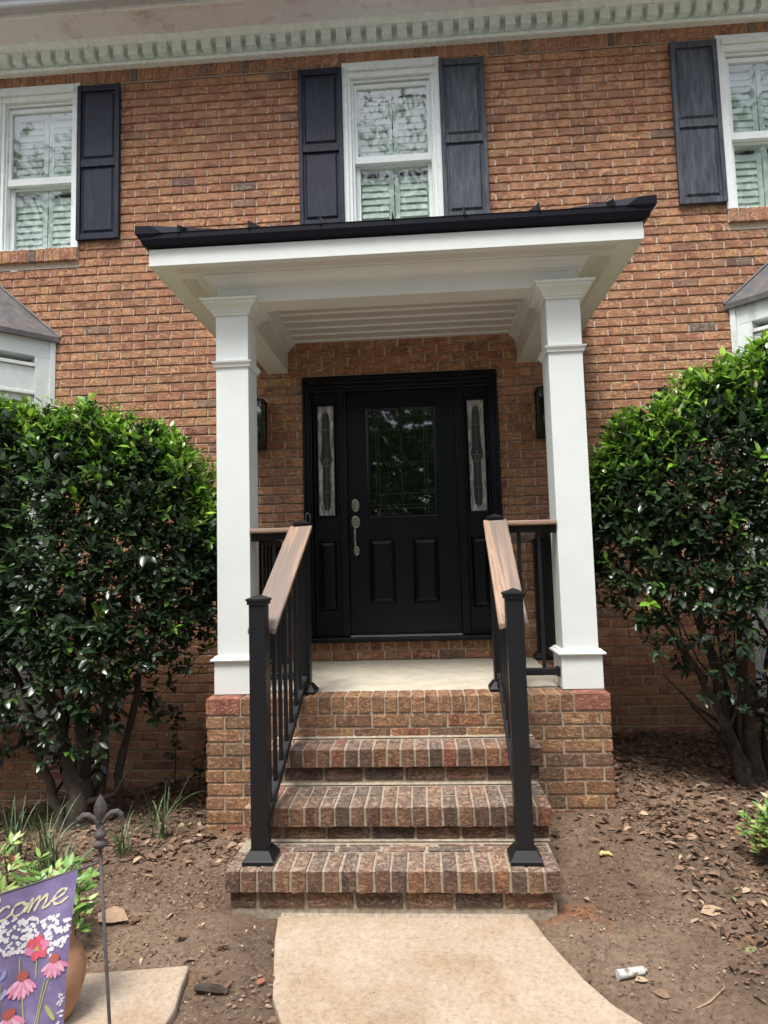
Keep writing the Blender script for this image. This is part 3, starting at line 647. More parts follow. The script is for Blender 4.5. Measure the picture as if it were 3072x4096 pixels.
# rowlock cap on the front and sides
def rowlock_front(x0, x1): 
    n_ = round((x1-x0)/.0765); p = (x1-x0)/n_
    for i in range(n_): pb.box(x0+i*p+.005, x0+(i+1)*p-.005, PY, PY+.19, -RL+.006, 0, (random.uniform(.15, .8), random.random(), random.random()), 0, .0015)
rowlock_front(PXL+.205, PXR-.205)
for (a, b) in ((PXL, PXL+.2), (PXR-.2, PXR)): pb.box(a, b, PY-.001, PY+.19, -RL+.006, .001, (.999, random.random(), random.random()), 0, .001)
for sx in (0, 1):
    y = PY+.195
    while y < -.02:
        a, b = (PXL, PXL+.19) if sx == 0 else (PXR-.19, PXR)
        pb.box(a, b, y+.005, min(y+.0765, -.005)-.005, -RL+.006, 0, (random.uniform(.15, .8), random.random(), random.random()), 0, .0015); y += .0765
k = 0; z = -RL
while z > -1.1:
    z0 = z-CH; off = 0 if k % 2 else BW/2
    x = PXL-off
    while x < PXR:
        a = max(x+J/2, PXL) if x > PXL-.01 else PXL; b = min(x+BW-J/2, PXR)
        if x+BW > PXR-.005: b = PXR
        if b-a > .03: pb.box(a, b, PY+random.uniform(0, .002), PY+.05, z0+J*.4, z-J*.6, bc(), 0, .0012)
        x += BW
    for (fx, sg) in ((PXL, 1), (PXR, -1)):      # side faces
        y = PY+.052+off*.0
        while y < 0:
            a, b = sorted((fx, fx+sg*.04)); pb.box(a, b, y+.001, min(y+BW-J, 0), z0+J*.4, z-J*.6, bc(), 0, .001); y += BW
    z -= CH; k += 1
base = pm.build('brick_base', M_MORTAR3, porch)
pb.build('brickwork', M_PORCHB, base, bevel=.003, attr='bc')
m_ = MB(); m_.box(PXL+.193, PXR-.193, PY+.193, -.0, -.05, -.001, j=0); m_.build('concrete_floor', M_CONC, porch, bevel=.003)
CW = .2089; CYF = -1.3755; XL, XR = -1.1244, .9723; ZC = 2.4816
def column(x0, label):
    o = part('column', porch); o['label'] = label
    h = CW/2; cx = x0+h; cy = CYF+h
    m_ = MB(); m_.ring(cx, cy, h, h, [(0, .0), (0, 2.42)]); m_.build('shaft', M_WHITE, o, bevel=.0025, seg=2)
    m_ = MB(); m_.ring(cx, cy, h, h, [(.0155, .006), (.0155, .205), (.034, .2055), (.036, .213), (.030, .221), (.020, .224), (.020, .229), (.012, .236), (.001, .238)], cap=False); m_.build('plinth', M_WHITE, o)
    m_ = MB(); m_.ring(cx, cy, h, h, [(.001, 2.050), (.010, 2.051), (.012, 2.066), (.022, 2.078), (.024, 2.088), (.001, 2.089)], cap=False); m_.build('necking_band', M_WHITE, o)
    m_ = MB(); m_.ring(cx, cy, h, h, [(.001, 2.388), (.010, 2.389), (.012, 2.402), (.020, 2.406), (.024, 2.422), (.036, 2.436), (.054, 2.446), (.064, 2.452), (.066, 2.466), (.079, 2.470), (.081, ZC), (-.02, ZC+.001)], cap=False); m_.build('capital', M_WHITE, o)
column(XL, 'white square porch column on the left'); column(XR, 'white square porch column on the right')
# beams and ceiling
bL0, bL1, bR0, bR1 = -1.118, -.942, .990, 1.176
m_ = MB(); m_.box(bL0, bL1, CYF+.17, -.002, 2.42, 2.66); m_.box(bR0, bR1, CYF+.17, -.002, 2.42, 2.66); m_.box(bL0+.0005, bR1-.0005, CYF+.002, CYF+.1695, 2.472, 2.66); m_.box(bL0, bL1, CYF+.02, CYF+.1695, 2.42, 2.4715); m_.box(bR0, bR1, CYF+.02, CYF+.1695, 2.42, 2.4715)
m_.build('beam', M_WHITE, porch, bevel=.002)
crown = [(.0, 2.568), (.010, 2.570), (.012, 2.584), (.022, 2.587), (.030, 2.600), (.046, 2.614), (.060, 2.618), (.064, 2.632), (.072, 2.6355)]
m_ = MB(); q = CYF+.002; r2 = math.sqrt(1)
m_.sweep([(bL0, -.002, -1, 0), (bL0, q, -1, -1), (bR1, q, 1, -1), (bR1, -.002, 1, 0)], crown)
ic = [(a, z+.035) for a, z in crown]
m_.sweep([(bR0, -.002, -1, 0), (bR0, CYF+.17, -1, 1), (bL1, CYF+.17, 1, 1), (bL1, -.002, 1, 0)], ic)
m_.build('crown_moulding', M_WHITE, porch)
m_ = MB(); y = CYF+.17
while y < -.001:
    y2 = min(y+.135, -.001); m_.box(bL1+.001, bR0-.001, y+.0001, y2-.0001, 2.673, 2.685); y = y2
m_.build('ceiling_boards', M_CEIL, porch, bevel=.0015)
m_ = MB()
for y in (-1.06, -.92, -.785, -.647, -.507, -.358, -.216, -.074): m_.hexa([(bL1+.001, y-.004, 2.661), (bR0-.001, y-.004, 2.661), (bR0-.001, y+.005, 2.661), (bL1+.001, y+.005, 2.661), (bL1+.001, y-.009, 2.6729), (bR0-.001, y-.009, 2.6729), (bR0-.001, y+.006, 2.6729), (bL1+.001, y+.006, 2.6729)])
m_.build('ceiling_bead', M_WHITE, porch)
FX0, FX1, FY = -1.468, 1.515, -1.60; ZS = 2.638; ZF = 2.742
m_ = MB()
m_.box(FX0+.02, FX1-.02, FY+.02, FY+.055, ZS, ZS+.012); m_.box(FX0+.22, FX1-.22, FY+.125, CYF+.1, ZS, ZS+.012)
for (a, b, c, d) in ((FX0+.02, FX0+.12, FY+.125, -.002), (FX1-.12, FX1-.02, FY+.125, -.002), (FX0+.2201, bL0+.05, CYF+.1, -.002), (bR1-.05, FX1-.2201, CYF+.1, -.002), (FX0+.1201, FX0+.2199, FY+.125, FY+.20), (FX1-.2199, FX1-.1201, FY+.125, FY+.20), (FX0+.02, FX0+.14, FY+.055, FY+.125), (FX1-.14, FX1-.02, FY+.055, FY+.125)): m_.box(a, b, c+.0002, d-.0002, ZS, ZS+.012)
m_.build('soffit', M_WHITE, porch)
m_ = MB(); m_.box(FX0+.14, FX1-.14, FY+.055, FY+.125, ZS+.0005, ZS+.012); m_.box(FX0+.12, FX0+.22, FY+.20, -.002, ZS+.0, ZS+.011); m_.box(FX1-.22, FX1-.12, FY+.20, -.002, ZS, ZS+.011)
m_.build('soffit_vent', M_PERF, porch)
m_ = MB(); m_.box(FX0, FX1, FY, FY+.02, ZS-.003, ZF); m_.box(FX0, FX0+.02, FY+.0202, -.002, ZS-.003, ZF); m_.box(FX1-.02, FX1, FY+.0202, -.002, ZS-.003, ZF); m_.build('fascia', M_WHITE, porch, bevel=.002)
# hipped standing seam roof
RX0, RX1, RY, RZ, SL = FX0-.035, FX1+.035, FY-.035, 2.822, .42
RO = part('roof', porch)
m_ = MB(); hw = (RX1-RX0)/2; xm = (RX0+RX1)/2; ap = (xm, RY+hw, RZ+hw*SL); wt = (xm, -.002, ap[2])
wl = (RX0, -.002, RZ); wr = (RX1, -.002, RZ); cl = (RX0, RY, RZ); cr = (RX1, RY, RZ)
yk = -.002
o = len(m_.v); m_.v += [cl, cr, ap, wl, wr, wt]
m_.face((0, 1, 2)); m_.face((3, 0, 2, 5)); m_.face((1, 4, 5, 2))
m_.face((0, 3, 4, 1))
m_.build('roof_panels', M_ROOF, RO)
m_ = MB()
m_.sweep([(RX0, -.002, -1, 0), (RX0, RY, -1, -1), (RX1, RY, 1, -1), (RX1, -.002, 1, 0)], [(-.034, 2.748), (-.024, 2.750), (-.022, 2.755), (-.004, 2.760), (.004, 2.79), (.004, 2.818), (.008, 2.824), (-.01, 2.828)])
m_.build('drip_edge', M_ROOF, RO)
m_ = MB()
for x in (-1.272, -.834, -.397, .04, .467, .904, 1.338):
    t = min(x-RX0, RX1-x); y1 = min(RY+t, -.01); L_ = y1-RY
    m_.hexa([(x-.006, RY-.004, RZ-.002), (x+.006, RY-.004, RZ-.002), (x+.006, y1, RZ+L_*SL), (x-.006, y1, RZ+L_*SL), (x-.003, RY-.002, RZ+.047), (x+.003, RY-.002, RZ+.047), (x+.003, y1, RZ+L_*SL+.047), (x-.003, y1, RZ+L_*SL+.047)])
    m_.hexa([(x-.003, RY-.012, RZ-.002), (x+.014, RY-.012, RZ-.002), (x+.014, RY+.03, RZ-.002), (x-.003, RY+.03, RZ-.002), (x-.003, RY-.010, RZ+.050), (x+.001, RY-.010, RZ+.050), (x+.001, RY+.03, RZ+.05), (x-.003, RY+.03, RZ+.05)])
for k in range(4):
    for (xx, sg) in ((RX0, 1), (RX1, -1)):
        y = RY+.35+k*.4; 
        if y < -.05:
            t = (y-RY); xa, xb = xx, xx+sg*t; m_.hexa([(min(xx, xx), y-.006, RZ), (xb, y-.006, RZ+t*SL), (xb, y+.006, RZ+t*SL), (xa, y+.006, RZ), (xa, y-.003, RZ+.04), (xb, y-.003, RZ+t*SL+.04), (xb, y+.003, RZ+t*SL+.04), (xa, y+.003, RZ+.04)])
m_.build('standing_seam', M_ROOF, RO)
m_ = MB()
for (cx, sg) in ((RX0, 1), (RX1, -1)):     # folded hip caps flaring at the corners
    a = Vector((cx-sg*.035, RY-.012, RZ-.0)); d = Vector((sg, 1, SL)).normalized(); sd_ = Vector((sg, -1, 0)).normalized()
    p = [a, a+d*1.9]
    for i in range(1):
        q0, q1 = p; w0, w1 = .10, .06; h0, h1 = .052, .05
        L0, R0 = q0+Vector((0, .13, .0)), q0+Vector((sg*.17, 0, 0)); 
        top0 = q0+Vector((0, 0, h0)); top1 = q1+Vector((0, 0, h1)); topR = q0+Vector((sg*.10, .0, .048))
        bl1 = q1-sd_*w1; br1 = q1+sd_*w1
        o = len(m_.v); m_.v += [tuple(v) for v in (q0, R0, br1, top1, topR, top0, L0, bl1, q1)]
        fs = [(0, 1, 4, 5), (1, 2, 3, 4), (4, 3, 5), (5, 3, 7, 6), (0, 5, 6), (0, 6, 7, 8), (0, 8, 2, 1)]
        for f in fs: m_.face([o+i for i in (f if sg > 0 else f[::-1])])
    # under-fold below the corner
    b0 = Vector((cx-sg*.035, RY-.012, RZ)); o = len(m_.v)
    m_.v += [tuple(b0), tuple(b0+Vector((sg*.14, 0, 0))), tuple(b0+Vector((sg*.05, .02, -.062))), tuple(b0+Vector((0, .10, 0)))]
    for f in ((0, 2, 1), (0, 3, 2), (1, 2, 3)): m_.face([o+i for i in (f if sg > 0 else f[::-1])])
m_.build('hip_cap', M_ROOF, RO)

# ------------------------------------------------------------------ brick steps
steps = thing('brick_steps', 'three dark brick steps with sandy mortar climbing to the porch', 'steps')
STP = [(-.785, .724, -2.355, -.595, -2.059), (-.776, .748, -2.059, -.425, -1.749), (-.762, .764, -1.749, -.232, PY)]
for i, (x0, x1, y, z, yb) in enumerate(STP):
    mm = MB(); sb = MB(); RH = .096; zb = STP[i-1][3] if i else -.95
    mm.box(x0+.006, x1-.006, y+.008, yb+.06, z-RH+.002, z-.006); mm.box(x0+.028, x1-.024, y+.034, yb+.06, zb-.02, z-RH+.004)
    n_ = round((x1-x0)/.0758); p = (x1-x0)/n_; 
    dp = .196 if i == 0 else (.168 if i == 1 else .135)
    for k in range(n_):
        c = bc(); e = random.uniform(-.003, .003)
        sb.box(x0+k*p+.006, x0+(k+1)*p-.006, y+e, y+dp, z-RH, z+random.uniform(-.002, .001), c, 0, .0025)
        if i > 0: sb.box(x0+k*p+.006, x0+(k+1)*p-.006, y+dp+.011, yb-(.002 if i == 1 else .038), z-.04, z-.001, bc(), 0, .002)
    if i == 0:
        for r in range(1):
            x = x0+.05
            while x < x1-.06: sb.box(x+.006, min(x+.205, x1-.02), y+dp+.012, y+dp+.065, z-.04, z-.001, bc(), 0, .003); x += .217
        x = x0+.1
        while x < x1-.1: sb.box(x+.006, min(x+.205, x1-.02), y+dp+.077, yb-.008, z-.04, z-.002, bc(), 0, .003); x += .217
    # riser course below the nosing
    zr1 = z-RH-.010; zr0 = zr1-.062
    x = x0+.024-random.uniform(0, .15)
    while x < x1:
        a = max(x+.006, x0+.022); b = min(x+.213, x1-.02)
        if b-a > .03: sb.box(a, b, y+.026, y+.07, max(zr0, zb+.012), zr1, (random.uniform(0, .6), random.random(), random.random()), 0, .002)
        x += .222
    if i == 0: pass
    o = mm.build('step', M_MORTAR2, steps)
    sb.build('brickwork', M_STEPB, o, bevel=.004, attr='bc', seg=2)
# mortar skim where the steps meet the riser above and the path
m_ = MB()
m_.hexa([(-.54, -2.375, -.83), (.58, -2.375, -.83), (.58, -2.30, -.83), (-.54, -2.30, -.83), (-.53, -2.335, -.797), (.57, -2.335, -.797), (.57, -2.30, -.780), (-.53, -2.30, -.780)])
for (x0, x1, y, z) in ((-.75, .73, -2.059, -.595), (-.75, .73, -1.749, -.425), (-.74, .75, -1.504, -.232)):
    yy = y+.03 if z < -.3 else y; m_.hexa([(x0, yy-.014, z), (x1, yy-.014, z), (x1, yy+.01, z), (x0, yy+.01, z), (x0, yy-.012, z+.002), (x1, yy-.012, z+.002), (x1, yy+.01, z+.014), (x0, yy+.01, z+.014)])
m_.build('mortar_skim', M_MORTAR2, steps, bevel=.004)

# ------------------------------------------------------------------ railings
def post_geo(root, cx, cy, z0, zt, big=True):
    h = .0395
    m_ = MB(); m_.box(cx-h, cx+h, cy-h, cy+h, z0+.004, zt); m_.build('post', M_BLACK, root, bevel=.003, seg=2)
    m_ = MB(); m_.ring(cx, cy, h, h, [(.030, z0), (.033, z0+.002), (.033, z0+.016), (.030, z0+.020), (.006, z0+.055), (.0008, z0+.056)], cap=False); m_.build('post_base', M_BLACK, root)
    m_ = MB(); m_.ring(cx, cy, h, h, [(.001, zt-.022), (.007, zt-.021), (.007, zt-.004), (.0125, zt-.003), (.0125, zt+.006), (.008, zt+.008), (-.036, zt+.026), (-.0394, zt+.027)], cap=False); m_.build('post_cap', M_BLACK, root)
CAPP = [(-.071, -.006), (-.071, .012), (-.068, .018), (.068, .018), (.071, .012), (.071, -.006), (.066, -.011), (.058, -.012), (.050, -.006), (.030, -.005), (.028, -.012), (-.028, -.012), (-.030, -.005), (-.050, -.006), (-.058, -.012), (-.066, -.011)]
def extr(m_, p0, p1, prof, capends=True, vert=True):
    p0, p1 = Vector(p0), Vector(p1); d = (p1-p0); h = Vector((d.x, d.y, 0)).normalized(); sdv = Vector((h.y, -h.x, 0)); up = Vector((0, 0, 1))
    o = len(m_.v); n_ = len(prof)
    for p in (p0, p1):
        for a, b in prof: m_.v.append(tuple(p+sdv*a+up*b))
    for k in range(n_): j = (k+1) % n_; m_.face((o+k, o+n_+k, o+n_+j, o+j))
    m_.face([o+k for k in range(n_)]); m_.face([o+n_+k for k in reversed(range(n_))])
def rail_between(root, p0, p1, zt0, zt1, zb0, zb1, spacing=.113, start=None, bw=.0105, cap_ext=(0, 0)):
    # p0,p1 (x,y); zt = cap centre height; zb = bottom rail centre
    a = Vector((*p0, 0)); b = Vector((*p1, 0)); L_ = (b-a).length; u = (b-a)/L_
    e0 = a-u*cap_ext[0]; e1 = b+u*cap_ext[1]; sl = (zt1-zt0)/L_
    m_ = MB(); extr(m_, (e0.x, e0.y, zt0-sl*cap_ext[0]), (e1.x, e1.y, zt1+sl*cap_ext[1]), CAPP)
    rc = m_.build('handrail_cap', M_WOODX if abs(u.x) > .5 else M_WOOD, root, bevel=.002)
    m_ = MB(); q = [(-.022, -.052), (-.022, -.0125), (.022, -.0125), (.022, -.052)]
    extr(m_, (a.x, a.y, zt0), (b.x, b.y, zt1), q); m_.build('top_rail', M_BLACK, root, bevel=.002)
    m_ = MB(); q = [(-.022, -.02), (-.022, .02), (.022, .02), (.022, -.02)]
    extr(m_, (a.x, a.y, zb0), (b.x, b.y, zb1), q); m_.build('bottom_rail', M_BLACK, root, bevel=.002)
    for (e, zz, zz2, s) in ((a, zt0-.032, zb0, 1), (b, zt1-.032, zb1, -1)):
        for zc in (zz, zz2):
            m_ = MB(); q = [(-.028, -.027), (-.028, .027), (.028, .027), (.028, -.027)]; f = e+u*s*.035
            extr(m_, (e.x, e.y, zc), (f.x, f.y, zc+sl*s*.035), q); m_.build('bracket', M_BLACK, root, bevel=.002)
    n_ = max(1, int(round(L_/spacing))-1); s0 = (L_-(n_-1)*spacing)/2 if start is None else start
    for k in range(n_):
        t = s0+k*spacing
        if t > L_-.02: break
        c = a+u*t; z0 = zb0+(zb1-zb0)*t/L_; z1 = zt0+(zt1-zt0)*t/L_
        m_ = MB(); m_.box(c.x-bw, c.x+bw, c.y-bw, c.y+bw, z0+.0, z1-.04); m_.build('baluster', M_BLACK, root, bevel=.0012)
def stair_rail(lx, ux, label):
    r_ = thing('stair_railing', label, 'railing', 'railings beside the brick steps')
    post_geo(r_, lx, -2.235, -.595, .612); post_geo(r_, ux, -1.345, 0, 1.035)
    f = lambda y: lx+(ux-lx)*(y+2.235)/.89
    ya, yb = -2.195, -1.384
    rail_between(r_, (f(ya), ya), (f(yb), yb), .452, 1.005, -.465, .078, .106, .098, .0098)
stair_rail(-.642, -.590, 'black stair railing with tan cap on the left side of the steps')
stair_rail(.580, .602, 'black stair railing with tan cap on the right side of the steps')
def porch_rail(label, p0, p1, end_post=None, spacing=.12):
    r_ = thing('porch_railing', label, 'railing', 'level railings around the porch floor')
    if end_post: post_geo(r_, *end_post, 0, .93)
    rail_between(r_, p0, p1, .995, .995, .10, .10, spacing)
porch_rail('short level railing between left stair post and left column', (-.635, -1.322), (XL+CW+.002, -1.322))
porch_rail('short level railing between right stair post and right column', (.645, -1.322), (XR-.002, -1.322))
porch_rail('level side railing from left column back to the brick wall', (-1.02, CYF+CW+.002), (-1.02, -.13), (-1.02, -.09), .11)
porch_rail('level side railing from right column back to the brick wall', (1.077, CYF+CW+.002), (1.077, -.13), (1.077, -.09), .11)

# ------------------------------------------------------------------ wall lanterns
def lantern(cx, label):
    o = thing('wall_lantern', label, 'wall lantern', 'black lanterns beside the door')
    z0, z1, h, d0, d1 = 1.768, 2.168, .07, -.16, -.02
    m_ = MB(); m_.box(cx-.055, cx+.055, -.018, -.005, z0+.03, z1-.05); m_.build('backplate', M_BLACK, o, bevel=.002)
    m_ = MB(); t = .008
    for x in (cx-h, cx+h-t*2): 
        for y in (d0, d1-t*2): m_.box(x, x+2*t, y, y+2*t, z0+.016, z1-.016)
    m_.box(cx-h-.004, cx+h+.004, d0-.004, d1+.003, z1-.016, z1); m_.box(cx-h-.002, cx+h+.002, d0-.002, d1, z0, z0+.016); m_.ring(cx, (d0+d1)/2, .03, .03, [(0, z1+.0002), (-.005, z1+.02)])
    m_.box(cx-h+.016, cx+h-.016, d1-.012, d1-.004, z0+.016, z1-.016)
    m_.build('lantern_frame', M_BLACK, o, bevel=.001)
    m_ = MB(); m_.box(cx-h+.006, cx+h-.006, d0+.006, d1-.016, z0+.0165, z1-.0165); m_.build('glass', M_DGLASS, o)
    m_ = MB(); m_.tube([(cx, (d0+d1)/2, z0+.016), (cx, (d0+d1)/2, z0+.12)], .012, 10); m_.tube([(cx, (d0+d1)/2, z0+.121), (cx, (d0+d1)/2, z0+.15), (cx, (d0+d1)/2, z0+.18), (cx, (d0+d1)/2, z0+.2)], [.014, .024, .02, .003], 10); m_.build('bulb', simple('bulb_glass', (.6, .58, .5), .15, .6), o, smooth=True)
lantern(-1.197, 'black box lantern mostly hidden behind the left column'); lantern(1.187, 'black box lantern mostly hidden behind the right column')
m_ = MB(); pts = []
m_.tube([(-.806, -.03, 1.10), (-.806, -.03, 1.195), (-.800, -.03, 1.212), (-.789, -.03, 1.219), (-.778, -.03, 1.212), (-.772, -.03, 1.195), (-.772, -.03, 1.04)], .0022, 6)
tag(m_.build('wire_hook', M_NICK), 'thin bent wire hook standing behind the left stair post', 'hook')

# ------------------------------------------------------------------ plants
LT = np.array([(0, 0, 0), (-.5, .33, .12), (0, .33, 0), (.5, .33, .12), (-.42, .66, .08), (0, .66, -.02), (.42, .66, .08), (0, 1, -.10)])
LF = [(0, 2, 1), (0, 3, 2), (1, 2, 5), (1, 5, 4), (2, 3, 6), (2, 6, 5), (4, 5, 7), (5, 6, 7)]
def leaves(name, pos, dirs, ups, lens, wid, tint, material, parent=None, curl=1.0, ext=None):
    n = len(pos); pos = np.asarray(pos); dirs = np.asarray(dirs, float); ups = np.asarray(ups, float)
    dirs /= np.linalg.norm(dirs, axis=1, keepdims=True)+1e-9
    side = np.cross(dirs, ups); side /= np.linalg.norm(side, axis=1, keepdims=True)+1e-9
    nor = np.cross(side, dirs); lens = np.broadcast_to(lens, n); wid = np.broadcast_to(wid, n)
    P = pos[:, None]+side[:, None]*(LT[None, :, 0, None]*wid[:, None, None])+dirs[:, None]*(LT[None, :, 1, None]*lens[:, None, None])+nor[:, None]*(LT[None, :, 2, None]*wid[:, None, None]*curl*rng.uniform(.3, 1.6, n)[:, None, None])
    V = P.reshape(-1, 3); F = (np.array(LF)[None]+8*np.arange(n)[:, None, None]).reshape(-1, 3)
    T = np.repeat(np.asarray(tint), 8)
    if ext is not None:
        ev, ef, et = ext; F = np.concatenate([F, np.array(ef)+len(V)]); V = np.concatenate([V, ev]); T = np.concatenate([T, et])
    me = bpy.data.meshes.new(name); me.from_pydata(V.tolist(), [], F.tolist()); me.materials.append(material)
    a = me.color_attributes.new('tint', 'FLOAT_COLOR', 'POINT'); C = np.ones((len(V), 4)); C[:, 0] = C[:, 1] = C[:, 2] = T; a.data.foreach_set('color', C.ravel())
    me.polygons.foreach_set('use_smooth', [True]*len(F)); me.update()
    o = bpy.data.objects.new(name, me); col.objects.link(o)
    if parent is not None: o.parent = parent
    return o
def unit(v): return v/(np.linalg.norm(v)+1e-9)
def bush(label, prof, xc, yc, stems, seed, nclu, sidex):
    """prof: list of (x, ztop, zbottom, halfdepth)"""
    r = np.random.default_rng(seed)
    root = thing('holly_bush', label, 'bush')
    px = np.array([p[0] for p in prof]); pt = np.array([p[1] for p in prof]); pb_ = np.array([p[2] for p in prof]); pd = np.array([p[3] for p in prof])
    pos = []; dr = []; up = []; ln = []; wd = []; tn = []; tw = MB()
    made = 0
    while made < nclu:
        x = r.uniform(px[0], px[-1]); zt = np.interp(x, px, pt)+.05*math.sin(x*13+seed)+.045*math.sin(x*31)+r.normal(0, .035); zb = np.interp(x, px, pb_)+r.normal(0, .05); hd = np.interp(x, px, pd)
        q = r.random()
        zz = zb+(zt-zb)*(1-(1-q)**1.25) if r.random() < .7 else zt-abs(r.normal(0, .10))
        if zz < zb or zz > zt+.02: continue
        f = (zz-zb)/(zt-zb)
        fl_ = .34 if sidex < 0 else .48
        if f < fl_ and r.random() > .15+.85*(f/fl_)**1.7: continue
        # gaps
        g = math.sin(x*7.3+seed*1.7)*math.sin(zz*8.1+seed)+.6*math.sin(x*17+zz*13+seed)
        if g < (-.95 if f < .5 else -1.4) and r.random() < .8: continue
        hh = hd*math.sqrt(max(.02, 1-(abs(f-.45)/.62)**2.4))
        t = r.random()
        yo = -hh+abs(r.normal(0, .07)) if t < .45 else r.uniform(-hh, hh)
        y = yc+yo
        if y > -.06: continue
        if y > CYF-.1 and ((sidex < 0 and x > PXL-.0) or (sidex > 0 and x < PXR+.0)): continue
        c = np.array([x, y, zz]); made += 1
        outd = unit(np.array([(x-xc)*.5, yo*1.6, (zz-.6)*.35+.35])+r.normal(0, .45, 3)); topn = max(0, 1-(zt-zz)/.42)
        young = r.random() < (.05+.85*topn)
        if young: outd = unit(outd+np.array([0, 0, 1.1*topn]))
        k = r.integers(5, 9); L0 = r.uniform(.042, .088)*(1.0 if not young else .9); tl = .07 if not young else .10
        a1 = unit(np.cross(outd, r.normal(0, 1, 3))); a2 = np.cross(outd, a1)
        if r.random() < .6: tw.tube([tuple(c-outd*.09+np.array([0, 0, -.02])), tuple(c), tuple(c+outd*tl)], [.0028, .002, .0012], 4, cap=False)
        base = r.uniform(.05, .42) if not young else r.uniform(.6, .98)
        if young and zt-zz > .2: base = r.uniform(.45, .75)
        if r.random() < .002: base = 1.0
        for j in range(k):
            an = j*2.4+r.uniform(-.4, .4); s = j/k
            d = unit(outd*(.45+.5*s)+(a1*math.cos(an)+a2*math.sin(an))*(1.0-.35*s)+np.array([0, 0, -.10])+r.normal(0, .13, 3))
            pos.append(c+outd*tl*(s-.1)); dr.append(d); up.append(unit(np.array([0, -.25, 1.0])+outd*.4+r.normal(0, .28, 3))); L1 = L0*r.uniform(.75, 1.15); ln.append(L1); wd.append(L1*r.uniform(.40, .52)); tn.append(min(1, max(0, base+r.normal(0, .07))))
    # upright sprigs above the canopy
    for s in range(34):
        x = r.uniform(px[1], px[-2]); zt = np.interp(x, px, pt); y = yc+r.uniform(-.3, .15); h = r.uniform(.06, .2); b0 = np.array([x, y, zt-.08]); tip = b0+np.array([r.uniform(-.06, .06), r.uniform(-.03, .03), h+.08])
        tw.tube([tuple(b0), tuple((b0+tip)/2), tuple(tip)], [.003, .0022, .0012], 4, cap=False)
        for j in range(9):
            t = (j+1)/9.; an = j*2.4; d = np.array([math.cos(an), math.sin(an), .6]); L1 = r.uniform(.045, .07); pos.append(b0+(tip-b0)*t); dr.append(unit(d)); up.append(unit(np.array([0, -.2, 1])+r.normal(0, .25, 3))); ln.append(L1); wd.append(L1*.42); tn.append(r.uniform(.5, .95))
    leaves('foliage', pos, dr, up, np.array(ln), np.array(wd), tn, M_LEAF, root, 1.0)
    tw.build('twigs', M_BARK, root)
    st = MB()
    for path, r0, r1 in stems:
        n_ = len(path); pts = []
        for i in range(n_-1):
            for k in range(4):
                t = k/4; p = Vector(path[i]).lerp(Vector(path[i+1]), t)+Vector(r.normal(0, .010, 3)); pts.append(p)
        pts.append(Vector(path[-1])); rr = [r0+(r1-r0)*i/(len(pts)-1) for i in range(len(pts))]; rr = [a*(1+.10*math.sin(i*2.1)) for i, a in enumerate(rr)]
        st.tube(pts, rr, 9)
        for i in range(4, len(pts)-1, 2):      # side branches
            p = pts[i]; d = Vector((r.normal(0, 1), r.normal(0, .7), r.uniform(.3, 1.1))).normalized(); l_ = r.uniform(.25, .6)
            a = p+d*l_*.5+Vector(r.normal(0, .03, 3)); b = p+d*l_+Vector((0, 0, .08))
            if b.y > -.05: b.y = -.08
            st.tube([p, a, b], [rr[i]*.4, rr[i]*.25, .003], 5)
    st.build('trunk', M_BARK, root, smooth=True)
    return root
LS = [([(-1.95, -1.42, -.84), (-1.97, -1.42, -.62), (-2.03, -1.40, -.42), (-2.14, -1.38, -.2), (-2.35, -1.3, .4), (-2.5, -1.2, 1.1)], .075, .012),
      ([(-1.95, -1.40, -.82), (-1.96, -1.38, -.5), (-1.99, -1.35, -.1), (-2.0, -1.25, .6), (-2.02, -1.2, 1.3)], .068, .012),
      ([(-1.90, -1.35, -.84), (-1.87, -1.32, -.4), (-1.86, -1.28, .1), (-1.75, -1.2, .8), (-1.7, -1.1, 1.3)], .035, .009),
      ([(-1.80, -1.30, -.84), (-1.77, -1.28, -.4), (-1.68, -1.22, .1), (-1.5, -1.15, .7), (-1.4, -1.1, 1.2)], .030, .008),
      ([(-2.02, -1.45, -.84), (-2.14, -1.42, -.6), (-2.25, -1.40, -.25), (-2.5, -1.3, .3), (-2.8, -1.2, 1.0)], .036, .009)]
bush('broad dark green holly bush left of the porch with several trunks', [(-3.5, 1.72, -.55, .62), (-2.9, 1.74, -.52, .62), (-2.4, 1.76, -.46, .62), (-2.0, 1.72, -.40, .60), (-1.7, 1.66, -.28, .56), (-1.5, 1.52, -.08, .5), (-1.35, 1.40, .14, .42), (-1.22, 1.20, .36, .30), (-1.15, .98, .5, .15)], -2.3, -1.05, LS, 3, 7400, -1)
RS = [([(2.13, -1.08, -.72), (2.08, -1.06, -.5), (2.02, -1.05, -.3), (2.0, -1.05, 0), (1.85, -1.0, .6), (1.7, -.95, 1.2)], .062, .010),
      ([(2.2, -1.05, -.72), (2.17, -1.05, -.4), (2.16, -1.02, .0), (2.2, -1.0, .7), (2.2, -.95, 1.5)], .060, .012),
      ([(2.3, -1.0, -.72), (2.33, -1.0, -.3), (2.38, -.98, .2), (2.5, -.95, 1.0), (2.6, -.9, 1.6)], .055, .012),
      ([(2.06, -1.12, -.70), (2.04, -1.14, -.40), (1.9, -1.1, -.05), (1.7, -1.05, .35), (1.5, -1.0, .9)], .034, .008),
      ([(2.22, -.95, -.7), (2.1, -.9, -.1), (1.95, -.85, .5), (1.8, -.8, 1.2)], .03, .008)]
